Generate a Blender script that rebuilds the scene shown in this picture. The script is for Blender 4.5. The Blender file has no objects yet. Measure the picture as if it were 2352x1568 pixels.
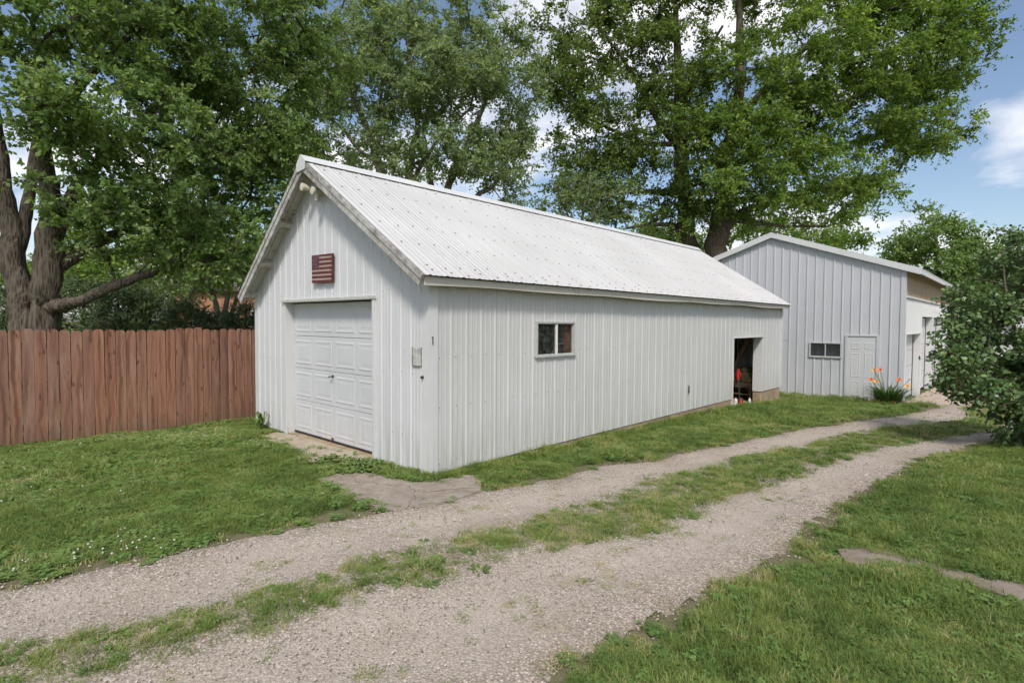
import bpy, bmesh, math, random
import numpy as np
from mathutils import Vector, Matrix
R = math.radians
sc = bpy.context.scene
col = sc.collection
# ------------------------------------------------------------------ camera
YAW, PITCH, ROLL = 0.7455, 0.0352, 0.0054
cam_d = bpy.data.cameras.new('camera'); cam = bpy.data.objects.new('camera', cam_d); col.objects.link(cam)
v = Vector((-math.sin(YAW)*math.cos(PITCH), math.cos(YAW)*math.cos(PITCH), -math.sin(PITCH)))
r = Vector((math.cos(YAW), math.sin(YAW), 0)); u = r.cross(v)
r2 = r*math.cos(ROLL)+u*math.sin(ROLL); u2 = -r*math.sin(ROLL)+u*math.cos(ROLL)
M4 = Matrix((r2, u2, -v)).transposed().to_4x4(); M4.translation = (5.0817, -4.086, 1.8)
cam.matrix_world = M4
cam_d.sensor_width = 36; cam_d.lens = 36*1278.1253/2352; cam_d.clip_start = .05; cam_d.clip_end = 4000
sc.camera = cam
CAM = np.array([5.0817, -4.086])
# ------------------------------------------------------------------ world and sun
SUN_AZ, SUN_EL = R(137), R(50)          # azimuth clockwise from +Y
w = bpy.data.worlds.new('World'); sc.world = w; w.use_nodes = True
nt = w.node_tree; nt.nodes.clear()
def WN(t, **k):
    n = nt.nodes.new(t)
    for a, b in k.items(): setattr(n, a, b)
    return n
def wl(a, b): nt.links.new(a, b)
wout = WN('ShaderNodeOutputWorld'); wbg = WN('ShaderNodeBackground'); wbg.inputs[1].default_value = 0.125
sky = WN('ShaderNodeTexSky', sky_type='NISHITA', sun_disc=False, sun_elevation=SUN_EL, sun_rotation=SUN_AZ)
sky.air_density = 1.0; sky.dust_density = 1.3; sky.ozone_density = 1.0
tc = WN('ShaderNodeTexCoord'); sx = WN('ShaderNodeSeparateXYZ'); wl(tc.outputs['Generated'], sx.inputs[0])
dn = WN('ShaderNodeMath', operation='ADD'); dn.inputs[1].default_value = .22; 
mxz = WN('ShaderNodeMath', operation='MAXIMUM'); mxz.inputs[1].default_value = 0; wl(sx.outputs[2], mxz.inputs[0]); wl(mxz.outputs[0], dn.inputs[0])
vx = WN('ShaderNodeMath', operation='DIVIDE'); vy = WN('ShaderNodeMath', operation='DIVIDE')
wl(sx.outputs[0], vx.inputs[0]); wl(dn.outputs[0], vx.inputs[1]); wl(sx.outputs[1], vy.inputs[0]); wl(dn.outputs[0], vy.inputs[1])
cb = WN('ShaderNodeCombineXYZ'); wl(vx.outputs[0], cb.inputs[0]); wl(vy.outputs[0], cb.inputs[1]); cb.inputs[2].default_value = 3.7
n1 = WN('ShaderNodeTexNoise'); n1.inputs['Scale'].default_value = 1.35; n1.inputs['Detail'].default_value = 9; n1.inputs['Roughness'].default_value = .56; n1.inputs['Distortion'].default_value = .25
wl(cb.outputs[0], n1.inputs['Vector'])
rp = WN('ShaderNodeValToRGB'); rp.color_ramp.elements[0].position = .47; rp.color_ramp.elements[1].position = .64
wl(n1.outputs[0], rp.inputs[0])
n2 = WN('ShaderNodeTexNoise'); n2.inputs['Scale'].default_value = 3.1; n2.inputs['Detail'].default_value = 6; wl(cb.outputs[0], n2.inputs['Vector'])
ccol = WN('ShaderNodeMix', data_type='RGBA'); ccol.inputs[6].default_value = (5.2, 5.2, 5.6, 1); ccol.inputs[7].default_value = (9.0, 8.9, 8.9, 1); wl(n2.outputs[0], ccol.inputs[0])
cm = WN('ShaderNodeMix', data_type='RGBA'); wl(rp.outputs[0], cm.inputs[0]); hz = WN('ShaderNodeHueSaturation'); hz.inputs['Saturation'].default_value = .98; hz.inputs['Value'].default_value = .92; wl(sky.outputs[0], hz.inputs['Color']); wl(hz.outputs[0], cm.inputs[6]); wl(ccol.outputs[2], cm.inputs[7])
wl(cm.outputs[2], wbg.inputs[0]); wl(wbg.outputs[0], wout.inputs[0])
sun_d = bpy.data.lights.new('sun', 'SUN'); sun_d.energy = 2.7; sun_d.angle = R(9); sun_d.color = (1, .95, .87)
sun = bpy.data.objects.new('sun', sun_d); col.objects.link(sun)
sdir = Vector((math.sin(SUN_AZ)*math.cos(SUN_EL), math.cos(SUN_AZ)*math.cos(SUN_EL), math.sin(SUN_EL)))
sun.rotation_euler = sdir.to_track_quat('Z', 'Y').to_euler(); sun.location = sdir*60
sc.view_settings.view_transform = 'Standard'; sc.view_settings.look = 'None'
sc.view_settings.exposure = 0.38; sc.view_settings.gamma = 1; sc.view_settings.use_curve_mapping = False
sc.render.engine = 'CYCLES'
cy = sc.cycles
cy.max_bounces = 9; cy.diffuse_bounces = 6; cy.glossy_bounces = 3; cy.transmission_bounces = 5; cy.transparent_max_bounces = 8
cy.caustics_reflective = False; cy.caustics_refractive = False; cy.use_denoising = True
cy.sample_clamp_indirect = 6; cy.use_adaptive_sampling = True; cy.adaptive_threshold = .045; cy.adaptive_min_samples = 16

DATA = {"track1":[[-6.6,-8.2],[-4.0,-5.9],[0.293,-3.73],[0.27,-3.353],[0.365,-2.855],[0.455,-2.192],[0.567,-1.653],[0.664,-1.265],[0.715,-0.998],[0.818,-0.793],[0.888,-0.352],[0.899,0.008],[1.005,0.37],[1.06,0.829],[1.161,2.04],[1.481,2.979],[1.656,4.286],[1.822,5.252],[2.108,7.036],[2.565,8.849],[2.991,12.092],[3.225,14.143],[3.465,16.853],[3.1,19.0],[3.1,26],[3.1,40],[4.3,40],[4.2,22],[3.9,16.5],[4.321,13.348],[4.002,11.386],[3.408,8.909],[2.878,7.266],[2.58,5.293],[2.231,4.095],[2.155,2.805],[1.963,2.039],[1.958,1.199],[1.942,0.345],[1.863,-0.154],[1.791,-0.603],[1.68,-0.959],[1.603,-1.313],[1.505,-1.685],[1.567,-2.109],[1.525,-2.479],[1.466,-2.783],[1.392,-3.052],[1.306,-3.309],[1.272,-3.45],[1.184,-3.633],[1.167,-3.801],[-3.2,-6.9],[-5.6,-9.2]],
 "track2":[[-5.3,-9.6],[-2.6,-7.3],[1.457,-3.761],[1.493,-3.632],[1.604,-3.373],[1.672,-3.132],[1.742,-2.884],[1.811,-2.663],[1.831,-2.454],[1.835,-2.261],[1.834,-2.031],[1.923,-1.839],[2.129,-1.594],[2.041,-1.398],[2.087,-1.087],[2.175,-0.732],[2.313,-0.498],[2.468,-0.164],[2.704,0.192],[2.722,0.563],[2.679,1.288],[2.709,1.738],[2.815,2.329],[2.989,3.412],[3.101,4.141],[3.233,5.469],[3.491,6.576],[3.819,7.615],[4.193,8.731],[4.591,10.691],[4.75,16.5],[5.0,22],[5.2,40],[6.4,40],[6.2,22],[5.8,16.5],[4.767,8.832],[4.293,7.355],[3.987,6.114],[3.801,4.553],[3.672,3.249],[3.548,2.322],[3.549,1.466],[3.61,0.83],[3.562,0.264],[3.495,-0.227],[3.428,-0.678],[3.351,-0.948],[3.316,-1.259],[3.294,-1.55],[3.22,-1.803],[3.262,-2.04],[3.263,-2.183],[1.6,-6.0],[-0.6,-8.6],[-4.2,-10.6]],
 "drive":[[-6.6,-8.2],[-4.0,-5.9],[0.293,-3.73],[0.27,-3.353],[0.365,-2.855],[0.455,-2.192],[0.567,-1.653],[0.664,-1.265],[0.715,-0.998],[0.818,-0.793],[0.888,-0.352],[0.899,0.008],[1.005,0.37],[1.06,0.829],[1.161,2.04],[1.481,2.979],[1.656,4.286],[1.822,5.252],[2.108,7.036],[2.565,8.849],[2.991,12.092],[3.225,14.143],[3.465,16.853],[3.1,19.0],[3.1,26],[3.1,40],[6.4,40],[6.2,22],[5.8,16.5],[4.767,8.832],[4.293,7.355],[3.987,6.114],[3.801,4.553],[3.672,3.249],[3.548,2.322],[3.549,1.466],[3.61,0.83],[3.562,0.264],[3.495,-0.227],[3.428,-0.678],[3.351,-0.948],[3.316,-1.259],[3.294,-1.55],[3.22,-1.803],[3.262,-2.04],[3.263,-2.183],[1.6,-6.0],[-0.6,-8.6],[-4.2,-10.6]],
 "slabA":[[-3.688,-0.451],[-3.787,-0.105],[-3.146,0.066],[-2.545,0.041],[-1.83,0.039],[-1.307,0.065],[-1.235,-0.074],[-1.482,-0.188],[-1.419,-0.517],[-1.566,-0.664],[-2.257,-0.51],[-2.789,-0.465]],
 "slabB":[[-0.783,-0.996],[-0.812,-0.69],[-0.793,-0.481],[-0.356,-0.342],[0.066,-0.298],[0.199,-0.068],[0.2,0.33],[0.401,0.466],[0.838,0.061],[0.888,-0.352],[0.818,-0.793],[0.691,-1.005],[0.402,-1.057],[-0.062,-1.069]],
 "walk":[[4.026,0.997],[4.094,1.229],[4.305,1.265],[4.585,1.226],[4.834,1.272],[5.122,1.25],[8.6,1.75],[8.75,1.3],[5.123,0.887],[4.943,0.951],[4.756,0.981],[4.504,1.005],[4.297,0.949],[4.107,0.786]],
 "pad":[[2.45,16.5],[3.3,16.6],[3.75,18.5],[3.9,24.0],[2.45,24.0]],
 "trees":[{"name":"maple_tree","label":"large silver maple with several grey trunks standing behind the wooden fence","cat":"tree","leaf":"maple","seed":1,"n":1600,"lp":90,"ls":0.1,"stems":[[[-12.078,-2.286,0.509,0.235],[-12.126,-2.274,1.677,0.226],[-12.237,-2.34,2.449,0.252],[-12.408,-2.435,3.759,0.235],[-12.581,-2.541,4.877,0.2],[-12.706,-2.608,5.892,0.174],[-12.36,-2.768,7.243,0.131],[-11.635,-2.865,8.297,0.078]],[[-12.316,-2.379,3.15,0.165],[-12.443,-2.178,4.101,0.139],[-12.624,-2.031,4.975,0.113],[-12.84,-1.905,6.086,0.096],[-12.853,-1.712,7.511,0.061]],[[-11.712,-1.948,0.511,0.331],[-11.752,-1.929,1.68,0.304],[-11.614,-1.901,2.448,0.278],[-11.425,-1.801,3.735,0.261],[-11.337,-1.824,4.414,0.217],[-11.17,-1.911,5.057,0.174],[-10.862,-1.993,5.932,0.131],[-10.31,-1.969,7.181,0.07]],[[-11.399,-1.772,3.835,0.174],[-11.231,-1.589,4.437,0.139],[-10.954,-1.303,5.039,0.113],[-10.662,-0.728,5.755,0.096],[-10.508,-0.007,6.458,0.07],[-10.423,0.936,7.438,0.044]],[[-11.53,-1.841,2.085,0.174],[-11.167,-1.64,2.135,0.148],[-10.788,-1.421,2.233,0.122],[-10.32,-0.977,2.495,0.113],[-10.007,-0.539,2.744,0.104],[-9.726,0.005,3.006,0.078],[-9.467,0.386,3.121,0.044],[-9.276,0.702,3.195,0.022]],[[-11.539,-1.808,2.943,0.174],[-11.355,-1.348,3.322,0.131],[-11.158,-0.874,3.734,0.113],[-10.985,-0.289,4.079,0.087],[-10.743,0.499,4.48,0.061],[-10.47,1.428,4.411,0.035]],[[-10.662,-0.728,5.755,0.087],[-10.411,0.254,7.18,0.078],[-10.271,1.092,7.768,0.078],[-10.18,2.016,8.257,0.07],[-10.152,3.184,9.34,0.044]],[[-10.862,-1.993,5.932,0.122],[-10.444,-1.275,7.169,0.087],[-10.332,-0.284,8.655,0.061]]],
 "clumps":[[-10.061,-2.137,7.403,1.71,2.2,1.26,1.0],[-10.467,-0.433,8.145,1.933,2.4,1.424,1.0],[-9.431,-2.307,5.912,1.119,1.6,0.689,1.0],[-9.635,-1.136,5.872,1.408,1.8,1.033,1.0],[-10.248,0.764,6.17,1.62,2.1,1.08,1.0],[-10.704,2.335,7.929,1.784,2.2,1.308,1.0],[-11.175,0.986,8.772,1.702,2.3,1.361,1.0],[-10.071,0.307,4.574,1.782,1.8,0.891,1.0],[-10.217,2.109,5.222,1.505,2,1.042,1.0],[-9.376,1.435,3.371,1.026,1.3,0.486,0.8],[-9.445,-1.568,4.554,0.817,1.2,0.635,0.8],[-10.51,-0.399,9.67,3.051,2.8,1.119,0.7],[-10.303,2.541,10.196,1.878,2.6,1.291,1.0],[-10.456,-0.51,3.482,1.23,1.1,0.461,0.7],[-10.069,3.393,9.269,1.091,1.8,1.213,1.0],[-10.052,2.868,6.508,1.07,1.6,0.951,1.0],[-10.373,1.072,3.634,1.222,1.4,0.556,1.0],[-8.954,0.321,3.24,0.795,0.7,0.348,1.0],[-8.891,1.048,2.992,0.723,0.8,0.361,1.0],[-11.063,-0.087,4.114,1.296,1.4,0.648,1.0],[-9.713,1.81,6.304,1.222,1.8,0.889,1.0]]},
 {"name":"maple_tree","label":"silver maple with many slender leaning stems behind the garage ridge","cat":"tree","leaf":"silver","seed":2,"n":1950,"lp":72,"ls":0.112,"stems":[[[-12.951,9.093,-0.993,0.272],[-13.347,8.974,4.166,0.231],[-13.672,8.798,6.744,0.197],[-13.925,8.63,8.119,0.163],[-14.182,8.442,9.149,0.129],[-14.524,8.171,10.093,0.102],[-14.867,7.901,11.037,0.075],[-15.289,7.585,12.582,0.041]],[[-13.051,9.272,-1.018,0.245],[-13.119,9.458,4.19,0.204],[-13.197,9.52,6.967,0.177],[-13.129,9.641,8.183,0.136],[-13.121,9.982,9.468,0.109],[-13.462,10.027,11.303,0.075],[-13.958,9.965,13.881,0.041]],[[-12.506,10.046,-1.038,0.204],[-12.524,10.282,4.217,0.163],[-12.64,10.308,7.019,0.129],[-12.834,10.197,8.419,0.102],[-13.093,10.292,9.715,0.075],[-13.007,11.017,11.837,0.041]],[[-12.468,10.352,-1.062,0.231],[-12.486,10.59,4.24,0.19],[-12.365,10.829,6.892,0.156],[-11.929,11.308,8.486,0.129],[-11.747,11.811,9.796,0.102],[-11.533,12.344,11.128,0.082],[-11.182,12.747,12.749,0.061],[-11.169,13.114,14.479,0.034]],[[-13.925,8.63,8.119,0.102],[-14.061,7.97,8.338,0.082],[-14.399,7.423,9.111,0.068],[-14.781,6.822,9.618,0.054],[-15.263,6.109,9.704,0.034]],[[-13.925,8.63,8.119,0.095],[-13.938,8.684,9.495,0.075],[-13.909,8.769,10.7,0.061],[-13.767,8.982,12.421,0.041]],[[-12.533,11.094,4.285,0.15],[-11.81,11.882,6.809,0.116],[-11.31,12.653,7.583,0.082],[-11.158,13.009,9.25,0.061],[-11.005,13.367,10.93,0.034]],[[-13.197,9.52,6.967,0.095],[-12.276,10.187,8.819,0.068],[-11.302,11.151,10.203,0.041]]],
 "clumps":[[-13.133,8.151,11.28,1.972,2.4,1.479,1.0],[-11.462,10.378,11.353,2.019,2.4,1.514,1.0],[-11.917,8.452,8.334,1.925,1.8,0.802,1.0],[-13.912,5.913,8.001,1.408,1.5,0.704,1.0],[-10.494,10.408,7.522,1.807,1.6,0.657,1.0],[-11.812,7.8,6.921,2.034,1.5,0.469,1.0],[-10.553,13.155,9.157,1.26,1.6,1.08,1.0],[-15.158,7.698,12.411,2.582,2.6,1.893,1.0],[-13.978,10.199,13.448,2.699,2.8,1.979,1.0],[-11.985,12.022,13.103,2.339,2.8,2.159,1.0],[-13.772,8.18,9.991,2.019,2,1.346,0.75],[-12.323,10.225,10.539,2.41,2.3,1.549,1.0],[-11.381,12.45,10.41,1.8,2.3,1.979,1.0],[-14.777,6.553,9.625,1.314,1.8,1.15,0.6],[-14.572,9.762,15.782,4.679,3,1.62,0.7],[-11.477,9.53,8.172,2.465,1.8,0.986,0.8],[-12.981,6.754,7.617,1.721,1.6,0.704,0.8],[-11.267,13.131,8.211,1.839,1.8,1.287,0.8],[-15.791,6.388,11.489,1.346,2,1.682,0.7],[-10.906,13.52,12.212,1.098,1.8,2.014,0.7]]},
 {"name":"oak_tree","label":"dark leafed oak, left of the two trunks rising behind the garage ridge end","cat":"tree","leaf":"oakdark","seed":3,"n":1350,"lp":75,"ls":0.16,"stems":[[[-7.729,23.451,-0.894,0.62],[-7.847,23.516,2.734,0.55],[-7.998,23.551,6.362,0.48],[-8.188,23.473,8.401,0.4],[-8.368,23.415,10.668,0.34],[-8.481,23.42,12.935,0.28],[-8.657,23.388,15.655,0.2],[-8.839,23.361,18.602,0.12]],[[-8.368,23.415,10.668,0.18],[-9.058,22.568,11.953,0.15],[-9.838,21.668,13.889,0.12],[-10.71,20.949,15.672,0.08],[-11.569,20.22,17.007,0.05]],[[-8.188,23.473,8.401,0.16],[-9.195,22.005,8.525,0.12],[-10.456,20.703,8.492,0.08],[-11.779,19.503,8.928,0.05]],[[-8.381,23.425,11.122,0.15],[-9.592,21.756,10.983,0.11],[-10.984,20.238,11.796,0.07],[-12.084,19.115,12.416,0.04]],[[-8.481,23.42,12.935,0.15],[-7.479,23.623,14.931,0.11],[-6.553,24.02,16.722,0.06]],[[-8.094,23.484,6.814,0.14],[-9.049,21.785,6.813,0.1],[-9.809,20.524,6.516,0.05]]],
 "clumps":[[-11.069,20.67,16.787,3.356,2.6,2.014,1.0],[-11.414,20.058,13.5,2.453,2.4,1.672,0.8],[-11.646,19.679,10.044,2.23,2.2,1.561,1.0],[-9.291,21.218,11.009,2.41,2.3,1.753,0.9],[-8.083,22.471,13.865,2.41,2.5,2.41,1.0],[-9.352,22.909,19.052,4.538,3,1.815,0.8],[-9.524,20.85,7.832,2.41,1.8,1.095,0.8],[-6.983,22.273,8.445,2.136,1.9,1.495,1.0],[-7.65,21.839,6.553,1.936,1.5,0.645,0.6],[-12.601,19.031,14.94,1.561,2,1.784,0.7],[-12.598,18.746,8.922,1.115,1.5,0.892,0.7]]},
 {"name":"oak_tree","label":"broad bright green oak spreading over the grey barn roof","cat":"tree","leaf":"oak","seed":4,"n":2150,"lp":78,"ls":0.155,"stems":[[[-6.354,23.364,-0.794,0.68],[-6.436,23.456,2.709,0.62],[-6.457,23.584,5.774,0.52],[-6.309,23.826,7.965,0.44],[-6.229,23.983,9.718,0.38],[-5.936,24.359,11.91,0.3],[-5.854,24.571,14.757,0.22],[-6.026,24.569,18.04,0.13]],[[-6.421,23.638,6.213,0.26],[-5.493,23.999,7.234,0.22],[-4.484,24.677,7.63,0.18],[-3.025,25.781,8.236,0.13],[-1.425,27.004,8.623,0.09],[0.27,28.59,9.057,0.05]],[[-6.223,23.979,9.499,0.22],[-4.87,24.443,10.199,0.17],[-3.27,25.707,11.425,0.13],[-1.586,27.324,12.714,0.1],[0.36,29.597,14.14,0.06],[2.18,32.012,15.254,0.04]],[[-5.936,24.359,11.91,0.2],[-4.633,25.38,13.803,0.16],[-3.403,26.599,15.551,0.12],[-1.731,28.484,16.977,0.08],[0.176,30.287,17.867,0.05]],[[-6.365,23.732,7.089,0.16],[-5.09,24.076,6.769,0.12],[-3.759,25.021,6.529,0.08],[-2.196,26.465,6.541,0.05]],[[-6.229,23.983,9.718,0.14],[-6.535,22.661,10.763,0.1],[-6.919,21.529,11.601,0.06]]],
 "clumps":[[-5.419,22.964,12.652,2.497,2.2,2.081,1.0],[-3.371,25.183,13.797,2.936,2.6,2.307,1.0],[-1.233,28.147,14.558,3.012,2.6,2.367,1.0],[0.711,30.692,16.009,2.41,2.5,1.972,1.0],[1.965,31.907,17.223,1.643,2,1.314,1.0],[1.422,31.233,13.606,2.081,2.2,1.533,1.0],[-1.501,27.065,11.367,3.169,2.6,1.69,1.0],[-3.702,23.33,9.915,2.624,2.2,1.716,1.0],[0.466,29.403,10.881,2.144,2.2,1.393,1.0],[-2.153,26.067,8.776,3.145,2.2,1.153,1.0],[-0.288,28.857,8.352,1.62,1.7,0.864,0.8],[-4.837,22.194,8.09,1.817,1.8,1.312,1.0],[-4.032,26.442,18.712,5.696,3,1.753,0.8],[-0.152,29.995,18.083,3.286,2.6,1.314,1.0],[-3.8,24.465,7.087,2.726,1.8,0.734,0.8],[2.123,31.781,11.531,0.876,1.2,0.548,0.7],[2.756,32.523,14.82,0.986,1.1,0.482,0.8],[2.54,32.418,16.789,1.095,1.1,0.548,0.8],[-6.036,22.01,10.294,1.652,1.8,1.652,1.0],[-1.814,27.249,7.026,1.506,1.4,0.473,0.7]]},
 {"name":"young_tree","label":"thin sparse young tree showing blue sky just above the garage ridge","cat":"tree","leaf":"silver","seed":5,"n":130,"lp":46,"ls":0.13,"stems":[[[-10.252,17.01,-1.457,0.12],[-10.366,17.178,4.236,0.09],[-10.318,17.319,6.269,0.07],[-10.202,17.484,7.49,0.05],[-10.036,17.686,8.508,0.03]],[[-10.37,17.232,5.456,0.05],[-10.944,16.79,7.281,0.035],[-11.265,16.532,8.092,0.02]],[[-10.318,17.319,6.269,0.05],[-9.53,18.105,7.495,0.03],[-8.952,18.673,8.211,0.02]]],
 "clumps":[[-10.409,17.264,6.879,1.627,1.2,0.814,0.8],[-9.369,18.234,7.09,1.424,1.2,0.915,1.0],[-11.317,16.445,7.279,0.814,1.1,0.814,1.0],[-10.15,17.571,8.304,1.017,1,0.61,1.0]]},
 {"name":"maple_tree","label":"distant round maple beyond the right end of the grey barn","cat":"tree","leaf":"maple","seed":6,"n":420,"lp":60,"ls":0.22,"stems":[[[-0.041,53.682,-1.282,0.4],[-0.171,53.786,3.394,0.36],[-0.383,53.728,6.27,0.25],[-0.576,53.654,8.427,0.14],[-0.758,53.572,10.224,0.06]],[[-0.264,53.769,4.832,0.2],[1.051,55.087,7.0,0.12],[2.078,56.088,8.087,0.06]],[[-0.31,53.761,5.551,0.16],[-1.868,52.409,7.338,0.1],[-2.945,51.448,8.05,0.05]]],
 "clumps":[[-0.87,53.434,9.504,2.339,2.6,1.512,1.0],[0.492,54.623,8.075,2.879,2.8,1.8,1.0],[-1.883,52.421,7.878,1.8,2,1.008,1.0],[-0.394,52.352,6.172,3.169,2.5,1.408,1.0],[-2.895,51.499,8.158,0.936,1,0.72,0.8],[1.934,54.502,6.189,2.465,2.5,1.76,1.0]]},
 {"name":"maple_tree","label":"pale far tree low on the horizon behind the lilac bush","cat":"tree","leaf":"oak","seed":7,"n":260,"lp":55,"ls":0.24,"stems":[[[3.475,65.082,-1.654,0.4],[3.351,65.181,2.819,0.32],[3.421,65.382,5.666,0.16],[3.536,65.547,6.887,0.06]]],
 "clumps":[[3.271,65.244,5.665,2.848,3,1.831,1.0],[1.191,63.303,5.243,2.034,2.5,1.627,1.0],[5.352,67.186,6.087,2.441,3,2.034,1.0]]},
 {"name":"maple_tree","label":"light green tree peeking out between the oak trunk and barn peak","cat":"tree","leaf":"oak","seed":8,"n":330,"lp":58,"ls":0.22,"stems":[[[-10.411,41.338,-2.258,0.4],[-10.564,41.46,3.246,0.34],[-10.534,41.653,6.687,0.22],[-10.465,41.816,8.753,0.1]],[[-10.612,41.498,4.966,0.2],[-7.654,44.362,7.741,0.1],[-5.903,46.013,8.442,0.05]]],
 "clumps":[[-11.223,41.115,8.747,3.098,3,1.377,1.0],[-8.174,43.907,8.253,3.787,3,1.033,1.0],[-5.514,46.355,8.101,1.377,1.8,0.689,1.0],[-13.8,37.334,7.895,2.355,2.5,1.346,1.0],[-16.29,35.066,8.549,2.019,2.2,1.009,0.8]]},
 {"name":"maple_tree","label":"pale green tree seen under the maple limbs left of the garage gable","cat":"tree","leaf":"oak","seed":9,"n":650,"lp":60,"ls":0.17,"stems":[[[-26.306,3.579,-0.851,0.3],[-26.4,3.654,2.527,0.26],[-26.304,3.844,4.639,0.18],[-26.207,4.034,6.751,0.1],[-26.099,4.215,8.441,0.05]],[[-26.358,3.754,3.794,0.14],[-24.925,5.148,5.283,0.08],[-24.172,5.884,6.133,0.04]]],
 "clumps":[[-27.879,2.43,5.472,2.324,2.5,1.267,1.0],[-25.396,4.723,5.49,2.535,2.5,1.479,1.0],[-27.706,4.053,7.589,3.067,2.5,1.533,0.8],[-23.557,6.462,6.348,1.69,2,1.901,0.7],[-27.521,1.333,4.11,1.424,2,1.017,1.0],[-25.245,2.041,3.442,1.565,2,0.88,1.0],[-22.923,2.811,3.197,1.314,1.8,0.751,1.0],[-29.297,-0.336,3.487,1.424,2,1.221,1.0],[-22.808,4.301,3.655,1.174,1.6,0.685,1.0]]},
 {"name":"small_tree","label":"small dark tree with bare thin stems beside the garage left eave","cat":"tree","leaf":"silver","seed":10,"n":210,"lp":52,"ls":0.13,"stems":[[[-16.157,3.45,-0.149,0.12],[-16.271,3.442,1.884,0.1],[-16.435,3.335,2.821,0.07],[-16.606,3.215,3.602,0.04]],[[-16.288,3.6,-0.168,0.12],[-16.31,3.678,1.886,0.1],[-16.221,3.806,2.834,0.07],[-16.131,3.934,3.783,0.04]],[[-16.147,3.594,-0.158,0.1],[-16.031,3.8,1.886,0.08],[-15.773,4.091,2.989,0.05],[-15.506,4.375,3.777,0.03]]],
 "clumps":[[-16.553,3.271,3.758,1.252,1.4,0.626,1.0],[-15.638,4.124,3.922,1.095,1.4,0.704,1.0],[-17.234,2.627,3.441,0.939,1.2,0.469,0.7]]},
 {"name":"evergreen_tree","label":"dark evergreen at the far left edge behind the maple trunk","cat":"evergreen","leaf":"conifer","seed":30,"n":230,"lp":60,"ls":0.15,"conifer":[-18.511,-1.98,-0.3,2.93,1.15]},
 {"name":"evergreen_tree","label":"short evergreen squeezed behind the twin maple trunks","cat":"evergreen","leaf":"conifer","seed":31,"n":230,"lp":60,"ls":0.15,"conifer":[-19.916,-1.258,-0.3,2.44,1.0]},
 {"name":"evergreen_tree","label":"tallest dark evergreen right of the maple trunks above the fence","cat":"evergreen","leaf":"conifer","seed":32,"n":230,"lp":60,"ls":0.15,"conifer":[-17.378,-0.245,-0.3,3.12,1.35]},
 {"name":"evergreen_tree","label":"dark evergreen under the low maple limb","cat":"evergreen","leaf":"conifer","seed":33,"n":230,"lp":60,"ls":0.15,"conifer":[-15.343,0.259,-0.3,2.85,1.15]},
 {"name":"evergreen_tree","label":"dark evergreen behind the middle of the fence","cat":"evergreen","leaf":"conifer","seed":34,"n":230,"lp":60,"ls":0.15,"conifer":[-15.186,1.081,-0.3,2.75,1.15]},
 {"name":"evergreen_tree","label":"shorter evergreen in front of the distant brick house","cat":"evergreen","leaf":"conifer","seed":35,"n":230,"lp":60,"ls":0.15,"conifer":[-13.816,1.648,-0.3,2.4,1.0]},
 {"name":"evergreen_tree","label":"lowest evergreen bush top just above the fence near the garage","cat":"evergreen","leaf":"conifer","seed":36,"n":230,"lp":60,"ls":0.15,"conifer":[-13.071,2.315,-0.3,1.98,0.8]},
 {"name":"evergreen_tree","label":"rounded evergreen touching the garage left corner above the fence","cat":"evergreen","leaf":"conifer","seed":37,"n":230,"lp":60,"ls":0.15,"conifer":[-11.413,2.497,-0.3,2.25,0.8]}],
 "bush":{"stems":[[[5.223,8.742,-0.365,0.05],[5.147,8.71,0.443,0.045],[5.012,8.632,1.398,0.035],[4.825,8.502,2.279,0.02],[4.751,8.468,3.013,0.012]],[[5.28,8.928,-0.425,0.05],[5.305,9.003,0.653,0.04],[5.385,9.127,1.694,0.03],[5.461,9.254,2.883,0.015]],[[5.195,8.581,-0.342,0.04],[4.936,8.241,0.399,0.03],[4.608,7.83,0.981,0.02],[4.334,7.598,1.406,0.01]],[[5.3,8.543,-0.318,0.05],[5.403,8.405,0.503,0.035],[5.642,8.659,1.208,0.02]],[[5.218,8.334,-0.26,0.03],[4.996,7.883,0.305,0.02],[4.685,7.475,0.595,0.012],[4.225,7.058,0.764,0.006]]],
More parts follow.
